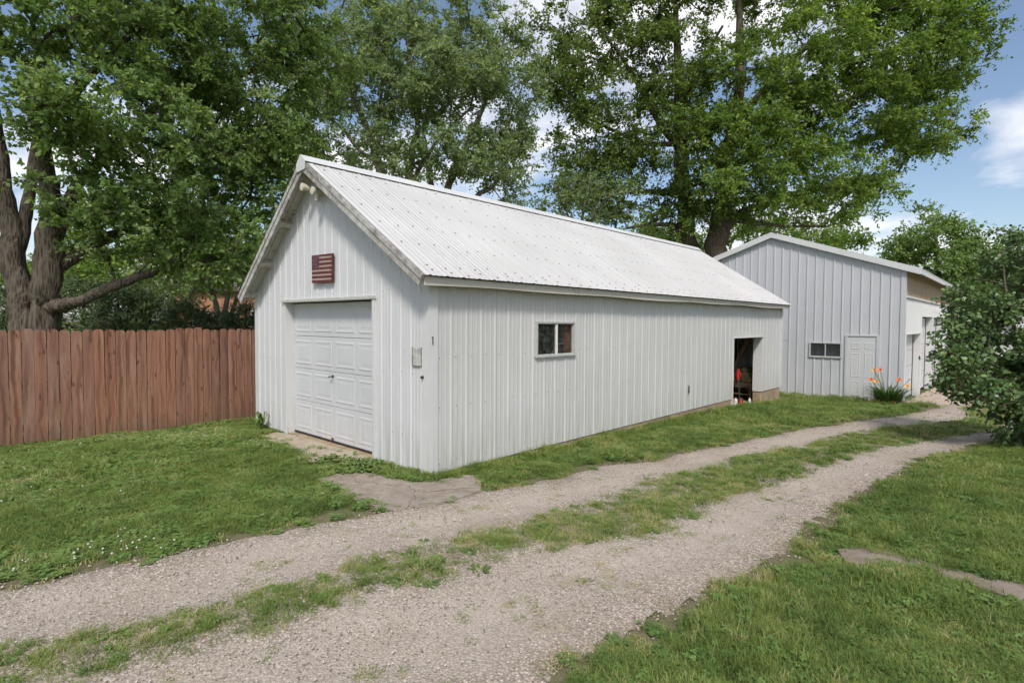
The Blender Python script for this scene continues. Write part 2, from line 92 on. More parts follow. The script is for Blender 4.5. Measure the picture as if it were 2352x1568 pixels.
 "clumps":[[5.025,8.967,2.441,0.638,0.8,0.451,1.0],[4.656,8.468,1.985,0.632,0.75,0.483,1.0],[5.312,8.651,1.696,0.792,0.9,0.792,1.0],[4.797,8.151,1.189,0.792,0.8,0.576,1.0],[4.533,7.782,1.407,0.498,0.5,0.427,1.0],[5.179,8.209,0.712,0.775,0.8,0.563,1.0],[4.668,7.599,0.686,0.627,0.5,0.313,1.0],[5.601,8.876,0.835,0.576,0.8,0.864,1.0],[5.09,7.967,0.237,0.557,0.5,0.313,0.7],[5.302,8.15,-0.04,0.418,0.4,0.279,0.7],[5.629,9.237,2.138,0.588,0.8,0.883,1.0],[4.956,8.927,2.966,0.338,0.4,0.263,0.6],[4.202,7.042,0.867,0.241,0.2,0.151,0.9],[4.077,7.362,1.439,0.142,0.15,0.1,1],[5.245,9.079,3.401,0.334,0.3,0.223,0.8],[4.136,7.568,1.76,0.216,0.2,0.18,0.7],[5.45,9.244,2.883,0.52,0.6,0.446,1.0],[4.541,8.372,2.207,0.446,0.5,0.372,1.0],[4.739,8.72,2.814,0.413,0.5,0.338,1.0],[4.326,7.876,1.688,0.4,0.5,0.364,1.0],[4.949,8.932,3.191,0.376,0.4,0.3,0.8],[4.29,7.404,1.058,0.387,0.4,0.317,1.0],[4.991,7.736,0.15,0.413,0.4,0.275,1.0],[5.345,8.063,0.153,0.482,0.5,0.344,1.0],[4.782,7.425,0.542,0.408,0.4,0.306,1.0],[5.167,8.081,1.142,0.627,0.6,0.627,1.0],[4.6,7.969,1.781,0.07,0.07,0.13,0.9],[5.368,8.211,0.288,0.07,0.07,0.13,0.9],[5.633,8.455,-0.222,0.07,0.07,0.13,0.9],[4.476,7.729,1.871,0.07,0.07,0.13,0.9],[5.55,8.829,1.856,0.07,0.07,0.13,0.9],[4.422,7.372,0.983,0.07,0.07,0.13,0.9],[6.182,9.748,2.18,0.07,0.07,0.13,0.9],[4.214,7.18,0.91,0.07,0.07,0.13,0.9],[5.253,9.019,2.028,0.07,0.07,0.13,0.9],[5.415,9.327,2.735,0.07,0.07,0.13,0.9],[4.616,7.858,1.923,0.07,0.07,0.13,0.9],[4.233,7.198,0.957,0.07,0.07,0.13,0.9],[4.241,7.205,0.922,0.07,0.07,0.13,0.9],[4.687,8.075,1.739,0.07,0.07,0.13,0.9],[5.372,8.706,2.575,0.07,0.07,0.13,0.9],[5.802,9.397,3.143,0.07,0.07,0.13,0.9],[4.713,7.948,1.901,0.07,0.07,0.13,0.9],[5.538,8.368,0.216,0.07,0.07,0.13,0.9],[5.626,8.449,0.076,0.07,0.07,0.13,0.9],[4.423,8.412,2.525,0.07,0.07,0.13,0.9],[5.268,8.904,2.929,0.07,0.07,0.13,0.9],[4.487,7.57,0.493,0.07,0.07,0.13,0.9],[5.67,8.489,-0.095,0.07,0.07,0.13,0.9],[5.129,8.776,2.398,0.07,0.07,0.13,0.9],[4.96,8.176,1.368,0.07,0.07,0.13,0.9],[5.205,8.846,1.756,0.07,0.07,0.13,0.9]]}}
rng = np.random.default_rng(7)
random.seed(7)
# ------------------------------------------------------------------ mesh helpers
def tag(o, label=None, cat=None, group=None, kind=None):
    if label: o['label'] = label
    if cat: o['category'] = cat
    if group: o['group'] = group
    if kind: o['kind'] = kind
    return o
def empty(name, loc=(0, 0, 0), rz=0, label=None, cat=None, group=None):
    o = bpy.data.objects.new(name, None); col.objects.link(o); o.location = loc; o.rotation_euler[2] = rz
    o.empty_display_size = .2
    return tag(o, label, cat, group)
def link(name, me, parent=None, loc=None):
    o = bpy.data.objects.new(name, me); col.objects.link(o)
    if parent is not None: o.parent = parent
    if loc is not None: o.location = loc
    return o
class MB:
    def __init__(s): s.v = []; s.f = []
    def quad(s, a, b, c, d):
        n = len(s.v); s.v += [tuple(a), tuple(b), tuple(c), tuple(d)]; s.f.append((n, n+1, n+2, n+3)); return s
    def box(s, x0, x1, y0, y1, z0, z1):
        n = len(s.v)
        s.v += [(x0,y0,z0),(x1,y0,z0),(x1,y1,z0),(x0,y1,z0),(x0,y0,z1),(x1,y0,z1),(x1,y1,z1),(x0,y1,z1)]
        s.f += [(n+a, n+b, n+c, n+d) for a,b,c,d in ((3,2,1,0),(4,5,6,7),(0,1,5,4),(1,2,6,5),(2,3,7,6),(3,0,4,7))]; return s
    def beam(s, a, b, wd, ht, up=(0,0,1)):
        a = Vector(a); b = Vector(b); d = (b-a).normalized(); sd = d.cross(Vector(up)).normalized(); uu = sd.cross(d)
        n = len(s.v)
        for p in (a, b):
            for i, j in ((-1,-1),(1,-1),(1,1),(-1,1)): s.v.append(tuple(p+sd*wd/2*i+uu*ht/2*j))
        s.f += [(n+3,n+2,n+1,n),(n+4,n+5,n+6,n+7)]+[(n+i, n+(i+1)%4, n+4+(i+1)%4, n+4+i) for i in range(4)]; return s
    def tube(s, pts, rad, k=8, caps=True):
        n0 = len(s.v); m = len(pts); P = [Vector(p) for p in pts]
        if not hasattr(rad, '__len__'): rad = [rad]*m
        ref = Vector((.31, .17, .93))
        for i in range(m):
            d = (P[min(i+1, m-1)]-P[max(i-1, 0)]).normalized()
            if abs(d.dot(ref)) > .95: ref = Vector((.9, .3, .1))
            a = d.cross(ref).normalized(); b = d.cross(a)
            for j in range(k):
                t = 2*math.pi*j/k; s.v.append(tuple(P[i]+(a*math.cos(t)+b*math.sin(t))*rad[i]))
        for i in range(m-1):
            for j in range(k):
                s.f.append((n0+i*k+j, n0+(i+1)*k+j, n0+(i+1)*k+(j+1)%k, n0+i*k+(j+1)%k))
        if caps:
            s.f.append(tuple(n0+j for j in range(k))); s.f.append(tuple(n0+(m-1)*k+j for j in reversed(range(k))))
        return s
    def prism(s, poly, z0, z1):     # poly in xy (ccw)
        n = len(s.v); k = len(poly)
        s.v += [(p[0], p[1], z0) for p in poly]+[(p[0], p[1], z1) for p in poly]
        s.f += [tuple(n+i for i in reversed(range(k))), tuple(n+k+i for i in range(k))]
        s.f += [(n+i, n+(i+1)%k, n+k+(i+1)%k, n+k+i) for i in range(k)]; return s
    def xf(s, M, start=0):
        s.v[start:] = [tuple(M @ Vector(p)) for p in s.v[start:]]; return s
    def mesh(s, name, mat=None, smooth=False):
        me = bpy.data.meshes.new(name); me.from_pydata(s.v, [], s.f); me.validate()
        if mat: me.materials.append(mat)
        if smooth: me.polygons.foreach_set('use_smooth', [True]*len(me.polygons))
        me.update(); return me
    def build(s, name, mat, parent=None, loc=None, bevel=0, smooth=False, fixn=True):
        me = s.mesh(name, mat, smooth)
        if bevel or fixn:
            bm = bmesh.new(); bm.from_mesh(me)
            if bevel: bmesh.ops.bevel(bm, geom=bm.edges[:], offset=bevel, segments=1, affect='EDGES', clamp_overlap=True)
            if fixn: bmesh.ops.recalc_face_normals(bm, faces=bm.faces[:])
            bm.to_mesh(me); bm.free()
        return link(name, me, parent, loc)
def np_mesh(name, V, F, mat, parent=None, attrs=None, smooth=False):
    me = bpy.data.meshes.new(name); V = np.asarray(V, np.float32); F = np.asarray(F, np.int32)
    k = F.shape[1]
    me.vertices.add(len(V)); me.vertices.foreach_set('co', V.ravel())
    me.loops.add(F.size); me.loops.foreach_set('vertex_index', F.ravel())
    me.polygons.add(len(F)); me.polygons.foreach_set('loop_start', np.arange(0, F.size, k, dtype=np.int32))
    me.update(calc_edges=True)
    if mat: me.materials.append(mat)
    if smooth: me.polygons.foreach_set('use_smooth', np.ones(len(F), bool))
    for an, (dom, arr) in (attrs or {}).items():
        a = me.attributes.new(an, 'FLOAT', dom); a.data.foreach_set('value', np.asarray(arr, np.float32))
    return link(name, me, parent)
# ------------------------------------------------------------------ noise and ground height
_perm = rng.random((256, 256))
def vnoise(x, y):
    xi = np.floor(x).astype(int); yi = np.floor(y).astype(int); fx = x-xi; fy = y-yi
    fx = fx*fx*(3-2*fx); fy = fy*fy*(3-2*fy)
    a = _perm[xi % 256, yi % 256]; b = _perm[(xi+1) % 256, yi % 256]; c = _perm[xi % 256, (yi+1) % 256]; d = _perm[(xi+1) % 256, (yi+1) % 256]
    return (a*(1-fx)+b*fx)*(1-fy)+(c*(1-fx)+d*fx)*fy
def fbm(x, y, o=4):
    s = 0; a = .5; t = 0
    for i in range(o): s = s+a*vnoise(x*2**i+17*i, y*2**i+31*i); t += a; a *= .5
    return s/t
_ty = np.linspace(-60, 160, 2201)
_tz = np.interp(_ty, [-60,-4,0,2,9,12.5,16.3,30,100,160], [.05,0,-.03,-.09,-.22,-.44,-.62,-.9,-1.5,-1.7])
_tz = np.convolve(np.pad(_tz, 8, mode='edge'), np.ones(17)/17, 'valid')
def ground_z(x, y):
    x = np.asarray(x, float); y = np.asarray(y, float)
    return np.interp(y, _ty, _tz)+np.interp(x, [-6.5,-5.2,-4,8,40], [-.15,-.1,0,0,0])
def gz(x, y): return float(ground_z(x, y))
def sdf(poly, x, y):                     # signed distance, negative inside
    P = np.array(poly); Q = np.roll(P, -1, 0); d = np.full(x.shape, 1e9); ins = np.zeros(x.shape, bool)
    for (ax, ay), (bx, by) in zip(P, Q):
        ex, ey = bx-ax, by-ay; wx, wy = x-ax, y-ay
        t = np.clip((wx*ex+wy*ey)/(ex*ex+ey*ey+1e-12), 0, 1)
        d = np.minimum(d, (wx-ex*t)**2+(wy-ey*t)**2)
        c = ((ay > y) != (by > y)); xx = ax+(y-ay)*ex/np.where(abs(ey) < 1e-9, 1e-9, ey)
        ins ^= c & (x < xx)
    return np.where(ins, -1, 1)*np.sqrt(d)
T1, T2, DRIVE = DATA['track1'], DATA['track2'], DATA['drive']
# ------------------------------------------------------------------ materials
class Mat:
    def __init__(s, name, rough=.6, spec=.3):
        s.m = bpy.data.materials.new(name); s.m.use_nodes = True; s.t = s.m.node_tree; s.t.nodes.clear()
        s.out = s.n('ShaderNodeOutputMaterial'); s.b = s.n('ShaderNodeBsdfPrincipled')
        s.b.inputs['Roughness'].default_value = rough; s.b.inputs['Specular IOR Level'].default_value = spec
        s.l(s.b.outputs[0], s.out.inputs[0]); s._c = None
    def n(s, t, **k):
        q = s.t.nodes.new(t)
        for a, b in k.items(): setattr(q, a, b)
        return q
    def l(s, a, b): s.t.links.new(a, b)
    def coords(s, kind='Object', scale=(1,1,1), loc=(0,0,0)):
        c = s.n('ShaderNodeTexCoord'); m = s.n('ShaderNodeMapping'); m.inputs['Scale'].default_value = scale; m.inputs['Location'].default_value = loc
        s.l(c.outputs[kind], m.inputs[0]); return m.outputs[0]
    def world(s, scale=(1,1,1), loc=(0,0,0)):
        c = s.n('ShaderNodeNewGeometry'); m = s.n('ShaderNodeMapping'); m.inputs['Scale'].default_value = scale; m.inputs['Location'].default_value = loc
        s.l(c.outputs['Position'], m.inputs[0]); return m.outputs[0]
    def noise(s, vec, scale, detail=4, rough=.55, dist=0):
        q = s.n('ShaderNodeTexNoise'); q.inputs['Scale'].default_value = scale; q.inputs['Detail'].default_value = detail; q.inputs['Roughness'].default_value = rough; q.inputs['Distortion'].default_value = dist
        s.l(vec, q.inputs['Vector']); return q.outputs[0]
    def voro(s, vec, scale, out='Distance', feature='F1', rand=1):
        q = s.n('ShaderNodeTexVoronoi', feature=feature); q.inputs['Scale'].default_value = scale; q.inputs['Randomness'].default_value = rand
        s.l(vec, q.inputs['Vector']); return q.outputs[out]
    def ramp(s, fac, *st):
        q = s.n('ShaderNodeValToRGB'); e = q.color_ramp.elements
        while len(e) < len(st): e.new(.5)
        for el, (p, c) in zip(e, st):
            el.position = p; el.color = (c, c, c, 1) if not hasattr(c, '__len__') else (*c, 1)
        s.l(fac, q.inputs[0]); return q.outputs[0]
    def mix(s, fac, a, b, mode='MIX'):
        q = s.n('ShaderNodeMix', data_type='RGBA', blend_type=mode)
        for i, x in ((0, fac), (6, a), (7, b)):
            if isinstance(x, (int, float)): q.inputs[i].default_value = x
            elif isinstance(x, tuple): q.inputs[i].default_value = (*x, 1)
            else: s.l(x, q.inputs[i])
        return q.outputs[2]
    def math(s, op, a, b=0):
        q = s.n('ShaderNodeMath', operation=op)
        for i, x in ((0, a), (1, b)):
            if isinstance(x, (int, float)): q.inputs[i].default_value = x
            else: s.l(x, q.inputs[i])
        return q.outputs[0]
    def z(s, vec):
        q = s.n('ShaderNodeSeparateXYZ'); s.l(vec, q.inputs[0]); return q.outputs
    def base(s, c):
        if isinstance(c, tuple): s.b.inputs['Base Color'].default_value = (*c, 1)
        else: s.l(c, s.b.inputs['Base Color'])
        s._c = c; return s
    def rough(s, c): s.l(c, s.b.inputs['Roughness']); return s
    def bump(s, h, strength=.3, dist=.02):
        q = s.n('ShaderNodeBump'); q.inputs['Strength'].default_value = strength; q.inputs['Distance'].default_value = dist
        s.l(h, q.inputs['Height']); s.l(q.outputs[0], s.b.inputs['Normal']); return s
def plain(name, c, rough=.6, spec=.3, var=.12, scale=9, metal=0):
    m = Mat(name, rough, spec); vec = m.world()
    n = m.noise(vec, scale, 5); m.base(m.mix(m.ramp(n, (.3, 0), (.7, 1)), tuple(x*(1-var) for x in c), tuple(min(1, x*(1+var*.6)) for x in c)))
    m.b.inputs['Metallic'].default_value = metal
    return m.m
def steel_wall(name, c, z0=0.0, grime=(.33, .32, .24), amt=1.0, axis=0):
    m = Mat(name, .42, .35); p = m.world()
    st = m.noise(m.world(scale=(5, 5, .28)), 2.2, 6, .6)
    soft = m.noise(p, .9, 3)
    a = m.mix(m.ramp(soft, (.3, 0), (.7, 1)), tuple(x*.93 for x in c), c)
    a = m.mix(m.math('MULTIPLY', m.ramp(st, (.56, 0), (.78, 1)), .20*amt), a, tuple(x*.55 for x in c))
    zz = m.z(p)[2]
    low = m.math('SUBTRACT', 1.0, m.math('MULTIPLY', m.math('SUBTRACT', zz, z0), 1.6))
    low = m.math('MAXIMUM', low, 0.0)
    drip = m.noise(m.world(scale=(9, 9, .5)), 1.3, 5, .65)
    g = m.math('MULTIPLY', m.math('MULTIPLY', low, m.ramp(drip, (.47, 0), (.7, 1))), .75*amt)
    a = m.mix(g, a, grime)
    fine = m.ramp(m.noise(p, 60, 3), (.62, 0), (.75, 1))
    a = m.mix(m.math('MULTIPLY', fine, .10*amt), a, (.35, .32, .27))
    m.base(a); m.rough(m.ramp(soft, (.2, .36), (.8, .55)))
    m.bump(m.noise(p, 2.2, 2), .3, .03)
    return m.m
WHITE = (.70, .70, .69)
M = {}
M['wall'] = steel_wall('white painted steel siding', (.545, .54, .53), amt=1.3)
M['wallf'] = steel_wall('white painted steel gable siding', (.60, .60, .615), amt=1.3)
M['barn'] = steel_wall('pale grey blue steel siding', (.50, .505, .53), -.62, amt=.7)
M['barnw'] = steel_wall('white barn siding', (.62, .62, .62), -.65, amt=.5)
def roof_mat():
    m = Mat('speckled white steel roof', .38, .4); p = m.world()
    c = m.mix(m.ramp(m.noise(p, .7, 4), (.3, 0), (.7, 1)), (.50, .49, .48), (.57, .56, .55))
    sp = m.voro(m.world(scale=(1, 1, 1)), 16, 'Distance'); 
    big = m.noise(p, 1.6, 3)
    spm = m.math('LESS_THAN', sp, m.ramp(big, (.40, .07), (.74, .22)))
    eave = m.math('MULTIPLY', m.math('SUBTRACT', 3.5, m.z(p)[2]), .8)
    eave = m.math('MINIMUM', m.math('MAXIMUM', eave, .32), 1.0)
    c = m.mix(m.math('MULTIPLY', m.math('MULTIPLY', spm, eave), .75), c, (.15, .115, .08))
    sp2 = m.math('LESS_THAN', m.voro(p, 40, 'Distance'), .19)
    c = m.mix(m.math('MULTIPLY', m.math('MULTIPLY', sp2, eave), .55), c, (.3, .24, .17))
    st = m.noise(m.world(scale=(1.2, 6, 1.2)), 1.6, 5, .65)
    c = m.mix(m.math('MULTIPLY', m.ramp(st, (.52, 0), (.75, 1)), .3), c, (.47, .44, .38))
    m.base(c); return m.m
M['roof'] = roof_mat()
M['trim'] = steel_wall('white metal trim', (.60, .60, .60), amt=.6)
M['trimg'] = plain('dull aluminium trim', (.5, .49, .46), .45, .5, .2, 20)
def peel(name, paint, wood, lo=.42, hi=.6):
    m = Mat(name, .8, .15); p = m.world()
    n = m.noise(p, 11, 8, .7); n2 = m.noise(p, 2.5, 3)
    mk = m.ramp(m.math('ADD', m.math('MULTIPLY', n, .65), m.math('MULTIPLY', n2, .35)), (lo, 0), (hi, 1))
    g = m.noise(m.world(scale=(1, 1, 1)), 55, 3)
    wd = m.mix(g, tuple(x*.7 for x in wood), wood)
    m.base(m.mix(mk, paint, wd)); m.bump(n, .35, .01); return m.m
M['peel'] = peel('peeling white painted board', (.50, .49, .47), (.26, .235, .21))
M['peelw'] = peel('flaking white soffit paint', (.54, .52, .47), (.36, .31, .25), .5, .62)
M['fascia'] = peel('cream fascia board', (.52, .49, .43), (.33, .25, .16), .55, .68)
M['shingle'] = plain('dark old shingle edge', (.07, .06, .05), .9, .1, .4, 40)
def conc(name, c, stain=(.3, .22, .13), s=1.0):
    m = Mat(name, .9, .1); p = m.world()
    n = m.noise(p, 3.2*s, 7, .65); n2 = m.noise(p, 45, 4)
    a = m.mix(m.ramp(n, (.35, 0), (.68, 1)), c, stain)
    a = m.mix(m.math('MULTIPLY', m.ramp(n2, (.5, 0), (.72, 1)), .35), a, tuple(x*.45 for x in c))
    agc = m.n('ShaderNodeSeparateColor'); m.l(m.voro(p, 75, 'Color'), agc.inputs[0]); a = m.mix(.16, a, m.ramp(agc.outputs[0], (0, .2), (1, .85)), 'OVERLAY')
    wp = m.n('ShaderNodeVectorMath', operation='ADD'); nz = m.n('ShaderNodeTexNoise'); nz.inputs['Scale'].default_value = 5; m.l(p, nz.inputs['Vector']); ks = m.n('ShaderNodeVectorMath', operation='SCALE'); ks.inputs['Scale'].default_value = .25; m.l(nz.outputs['Color'], ks.inputs[0]); m.l(p, wp.inputs[0]); m.l(ks.outputs[0], wp.inputs[1])
    ck = m.voro(wp.outputs[0], .8, 'Distance', 'DISTANCE_TO_EDGE'); crack = m.ramp(ck, (.002, 1), (.008, 0)); a = m.mix(m.math('MULTIPLY', crack, .7), a, (.07, .055, .035))
    mo = m.ramp(m.noise(p, 6, 6, .7), (.58, 0), (.70, .7)); a = m.mix(mo, a, tuple(x*.42 for x in stain))
    m.base(a); m.bump(m.math('ADD', n2, m.math('MULTIPLY', n, .8)), .5, .012); return m.m
M['found'] = conc('tan block foundation', (.40, .32, .23), (.27, .19, .11))
M['slab'] = conc('old weathered concrete', (.42, .37, .30), (.33, .27, .19))
M['slab2'] = conc('grey worn concrete', (.34, .295, .255), (.22, .18, .135), 1.3)
M['pad'] = conc('clean pale concrete', (.46, .38, .32), (.40, .31, .25))
def wood(name, a, b, c, axis_scale=(16, 16, .9), rnd=True):
    m = Mat(name, .8, .12); p = m.coords('Object', axis_scale)
    oi = m.n('ShaderNodeObjectInfo'); off = m.n('ShaderNodeVectorMath', operation='ADD'); k = m.n('ShaderNodeVectorMath', operation='SCALE'); 
    cbx = m.n('ShaderNodeCombineXYZ'); m.l(oi.outputs['Random'], cbx.inputs[0]); m.l(oi.outputs['Random'], cbx.inputs[2]); m.l(cbx.outputs[0], k.inputs[0]); k.inputs['Scale'].default_value = 57
    m.l(p, off.inputs[0]); m.l(k.outputs[0], off.inputs[1]); pv = off.outputs[0]
    g = m.noise(pv, 1.0, 7, .58, .8); big = m.noise(pv, .22, 3, .5, 1.2)
    cc = m.mix(m.ramp(g, (.3, 0), (.72, 1)), a, b)
    cc = m.mix(m.ramp(big, (.40, 0), (.62, 1)), cc, c)
    k2 = m.coords('Object', (7, 7, 2.6)); off2 = m.n('ShaderNodeVectorMath', operation='ADD'); m.l(k2, off2.inputs[0]); m.l(k.outputs[0], off2.inputs[1])
    kn = m.voro(off2.outputs[0], 1.0, 'Distance'); cc = m.mix(m.math('MULTIPLY', m.ramp(kn, (.05, 1), (.13, 0)), .75), cc, tuple(x*.35 for x in a))
    tint = m.ramp(oi.outputs['Random'], (0, (.60, .62, .64)), (.3, (1.0, .98, .95)), (.55, (.80, .84, .88)), (.8, (1.25, 1.15, 1.0)), (1, (.9, .85, .8))); cc = m.mix(1.0, cc, tint, 'MULTIPLY')
    m.base(cc); m.bump(g, .3, .006); return m.m
def picket_mat():
    m = Mat('reddish weathered cedar picket', .82, .1); oi = m.n('ShaderNodeObjectInfo'); rnd = oi.outputs['Random']
    o = m.z(m.coords('Object')); yv, zv = o[1], o[2]; seed = m.math('MULTIPLY', rnd, 97.0)
    def vec(a, b, c):
        q = m.n('ShaderNodeCombineXYZ')
        for k, x in enumerate((a, b, c)):
            if isinstance(x, (int, float)): q.inputs[k].default_value = x
            else: m.l(x, q.inputs[k])
        return q.outputs[0]
    wav = m.noise(vec(seed, 0.0, m.math('MULTIPLY', zv, 1.3)), 1.0, 3, .5)
    yy = m.math('ADD', yv, m.math('MULTIPLY', m.math('SUBTRACT', wav, .5), .22))
    yy = m.math('ADD', yy, m.math('MULTIPLY', m.math('SUBTRACT', rnd, .5), .09))
    grain = m.noise(vec(seed, m.math('MULTIPLY', yy, 60.0), m.math('MULTIPLY', zv, 1.1)), 1.0, 6, .6, .4)
    fine = m.noise(vec(seed, m.math('MULTIPLY', yv, 230.0), m.math('MULTIPLY', zv, 4.0)), 1.0, 3, .6)
    c = m.mix(m.ramp(grain, (.3, 0), (.7, 1)), (.215, .096, .064), (.385, .210, .150))
    band = m.math('ABSOLUTE', yy, 0.0)
    amt = m.noise(vec(seed, 3.0, m.math('MULTIPLY', zv, .8)), 1.0, 2)
    k = m.math('MULTIPLY', m.ramp(band, (.010, 1), (.034, 0)), m.ramp(amt, (.36, .1), (.58, .7)))
    c = m.mix(k, c, (.085, .045, .030))
    lt = m.ramp(m.noise(vec(seed, m.math('MULTIPLY', yv, 9.0), m.math('MULTIPLY', zv, 1.6)), 1.0, 4, .55), (.52, 0), (.72, .7))
    c = m.mix(lt, c, (.42, .27, .20))
    kv = m.voro(vec(seed, m.math('MULTIPLY', yv, 10.0), m.math('MULTIPLY', zv, 3.4)), 1.0, 'Distance')
    c = m.mix(m.ramp(kv, (.07, .85), (.12, .55), (.2, 0)), c, (.075, .034, .022))
    tint = m.ramp(rnd, (0, (.74, .76, .78)), (.3, (1.0, .98, .95)), (.55, (.86, .90, .94)), (.8, (1.16, 1.08, .98)), (1, (.95, .88, .84)))
    c = m.mix(1.0, c, tint, 'MULTIPLY')
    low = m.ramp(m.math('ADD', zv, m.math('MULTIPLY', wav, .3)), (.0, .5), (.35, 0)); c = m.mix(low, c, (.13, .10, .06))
    m.base(m.mix(m.math('MULTIPLY', fine, .25), c, (.14, .08, .06))); m.bump(m.math('ADD', grain, fine), .35, .006); return m.m
M['picket'] = picket_mat()
M['rail'] = wood('cedar fence rail', (.18, .08, .05), (.3, .15, .1), (.24, .13, .09), (30, 1.2, 30))
M['lumber'] = plain('old grey lumber', (.22, .17, .12), .85, .1, .35, 14)
M['cutwood'] = plain('pale cut wood', (.45, .35, .23), .9, .1, .35, 30)
M['darkwood'] = plain('dark shed wood', (.10, .08, .06), .9, .1, .4, 8)  # dark brown wood of the inner posts and lining
M['door'] = steel_wall('white panelled door skin', (.575, .58, .60), 0.0, (.45, .40, .30), .8)
M['bdoor'] = steel_wall('mildewed white entry door', (.55, .555, .56), -.62, (.36, .36, .27), 1.3)
M['black'] = plain('dark iron', (.03, .03, .032), .5, .5, .3, 30)
M['rust'] = plain('rusty steel', (.16, .085, .05), .8, .2, .5, 50)
M['zinc'] = plain('dull zinc screw head', (.33, .32, .30), .5, .5, .3, 40)
M['stainplate'] = plain('weathered galvanised plate', (.47, .47, .44), .5, .4, .35, 14)
M['beige'] = plain('aged ivory plastic', (.58, .54, .43), .45, .4, .1, 20)
M['lens'] = plain('frosted lamp lens', (.75, .75, .72), .2, .5, .05)
M['alu'] = plain('milled aluminium', (.44, .44, .43), .35, .5, .12, 18)
M['red'] = plain('faded barn red paint', (.135, .045, .045), .8, .15, .4, 16)
M['cream'] = plain('worn cream paint', (.40, .30, .27), .8, .15, .25, 30)
M['navy'] = plain('faded plum blue paint', (.12, .06, .075), .8, .15, .5, 20)
M['orange'] = plain('orange paint', (.42, .14, .05), .6, .3, .2)
M['redplastic'] = plain('bright red plastic', (.62, .03, .02), .4, .4, .1)
M['whiteplastic'] = plain('white plastic', (.7, .68, .62), .45, .4, .1)
M['tan'] = None
def tanpoly():
    m = Mat('tan translucent fibreglass panel', .5, .3); p = m.world()
    m.base(m.mix(m.ramp(m.noise(m.world(scale=(1, 3, .3)), 2, 4), (.3, 0), (.7, 1)), (.33, .245, .155), (.42, .325, .22))); return m.m
M['tan'] = tanpoly()
def glass():
    m = Mat('dusty window glass', .1, .5)
    t = m.n('ShaderNodeBsdfTransparent'); t.inputs[0].default_value = (.72, .75, .75, 1)
    g = m.n('ShaderNodeBsdfGlossy'); g.inputs['Roughness'].default_value = .03; g.inputs[0].default_value = (.9, .95, 1, 1)
    d = m.n('ShaderNodeBsdfDiffuse'); d.inputs[0].default_value = (.30, .31, .30, 1)
    fr = m.n('ShaderNodeLayerWeight'); fr.inputs[0].default_value = .5; fo = m.math('ADD', m.math('MULTIPLY', m.math('POWER', fr.outputs['Facing'], 4.0), .6), .04)
    a = m.n('ShaderNodeMixShader'); m.l(fo, a.inputs[0]); m.l(t.outputs[0], a.inputs[1]); m.l(g.outputs[0], a.inputs[2])
    b = m.n('ShaderNodeMixShader'); du = m.math('MULTIPLY', m.ramp(m.noise(m.world(), 14, 6, .7), (.42, .08), (.8, 1)), .22)
    m.l(du, b.inputs[0]); m.l(a.outputs[0], b.inputs[1]); m.l(d.outputs[0], b.inputs[2]); m.l(b.outputs[0], m.out.inputs[0]); return m.m
M['glass'] = glass()
def leafmat(name, cols, trans=.56, attr='var', rough=.5, spec=.25, kind='GEOMETRY'):
    m = Mat(name, rough, spec)
    a = m.n('ShaderNodeAttribute', attribute_name=attr, attribute_type=kind)
    c = m.ramp(a.outputs['Fac'], *cols)
    m.base(c); tr = m.n('ShaderNodeBsdfTranslucent'); m.l(m.mix(1.0, c, (1.25, 1.2, .55), 'MULTIPLY'), tr.inputs[0])
    ms = m.n('ShaderNodeMixShader'); ms.inputs[0].default_value = trans; m.l(m.b.outputs[0], ms.inputs[1]); m.l(tr.outputs[0], ms.inputs[2]); m.l(ms.outputs[0], m.out.inputs[0]); return m.m
LEAF = {
 'maple': leafmat('maple leaves', [(0, (0.122, 0.194, 0.062)), (.5, (0.197, 0.302, 0.098)), (.85, (0.286, 0.402, 0.144)), (1, (0.422, 0.500, 0.275))]),
 'silver': leafmat('silver maple leaves', [(0, (0.141, 0.205, 0.095)), (.5, (0.230, 0.320, 0.152)), (.85, (0.333, 0.429, 0.232)), (1, (0.461, 0.500, 0.342))]),
 'oak': leafmat('oak leaves', [(0, (0.095, 0.158, 0.035)), (.5, (0.163, 0.264, 0.057)), (.85, (0.272, 0.383, 0.088)), (1, (0.408, 0.500, 0.138))]),
 'oakdark': leafmat('dark oak leaves', [(0, (0.085, 0.135, 0.039)), (.5, (0.139, 0.214, 0.055)), (.85, (0.213, 0.304, 0.075)), (1, (0.298, 0.386, 0.111))]),
 'conifer': leafmat('evergreen needles', [(0, (0.050, 0.077, 0.036)), (.5, (0.081, 0.125, 0.050)), (1, (0.175, 0.225, 0.078))], .12),
 'lilac': leafmat('lilac leaves', [(0, (.060, .112, .040)), (.5, (.105, .180, .058)), (.85, (.16, .24, .080)), (1, (.23, .32, .125))], .22, rough=.42, spec=.35),
}
GRASS = leafmat('lawn grass', [(0, (0.098, 0.149, 0.039)), (.35, (0.158, 0.229, 0.055)), (.65, (0.232, 0.299, 0.079)), (.84, (0.340, 0.355, 0.130)), (1, (0.470, 0.422, 0.218))], .3, 'tint', .55, .2, 'INSTANCER')
CLOVER = leafmat('clover leaves', [(0, (0.095, 0.173, 0.044)), (.5, (0.140, 0.235, 0.060)), (1, (0.200, 0.291, 0.084))], .25, 'tint', .5, .25, 'INSTANCER')
WEED = leafmat('broad weed leaves', [(0, (.085, .140, .036)), (.6, (.135, .205, .050)), (1, (.20, .27, .085))], .25)
def barkmat(name, a, b):
    m = Mat(name, .9, .08); p = m.world(scale=(1, 1, .14)); n = m.noise(p, 18, 8, .7, .4); vv = m.voro(p, 22, 'Distance')
    m.base(m.mix(m.ramp(m.math('ADD', m.math('MULTIPLY', n, .7), m.math('MULTIPLY', vv, .45)), (.36, 0), (.66, 1)), a, b)); m.bump(m.math('ADD', n, m.math('MULTIPLY', vv, .8)), .85, .06); return m.m
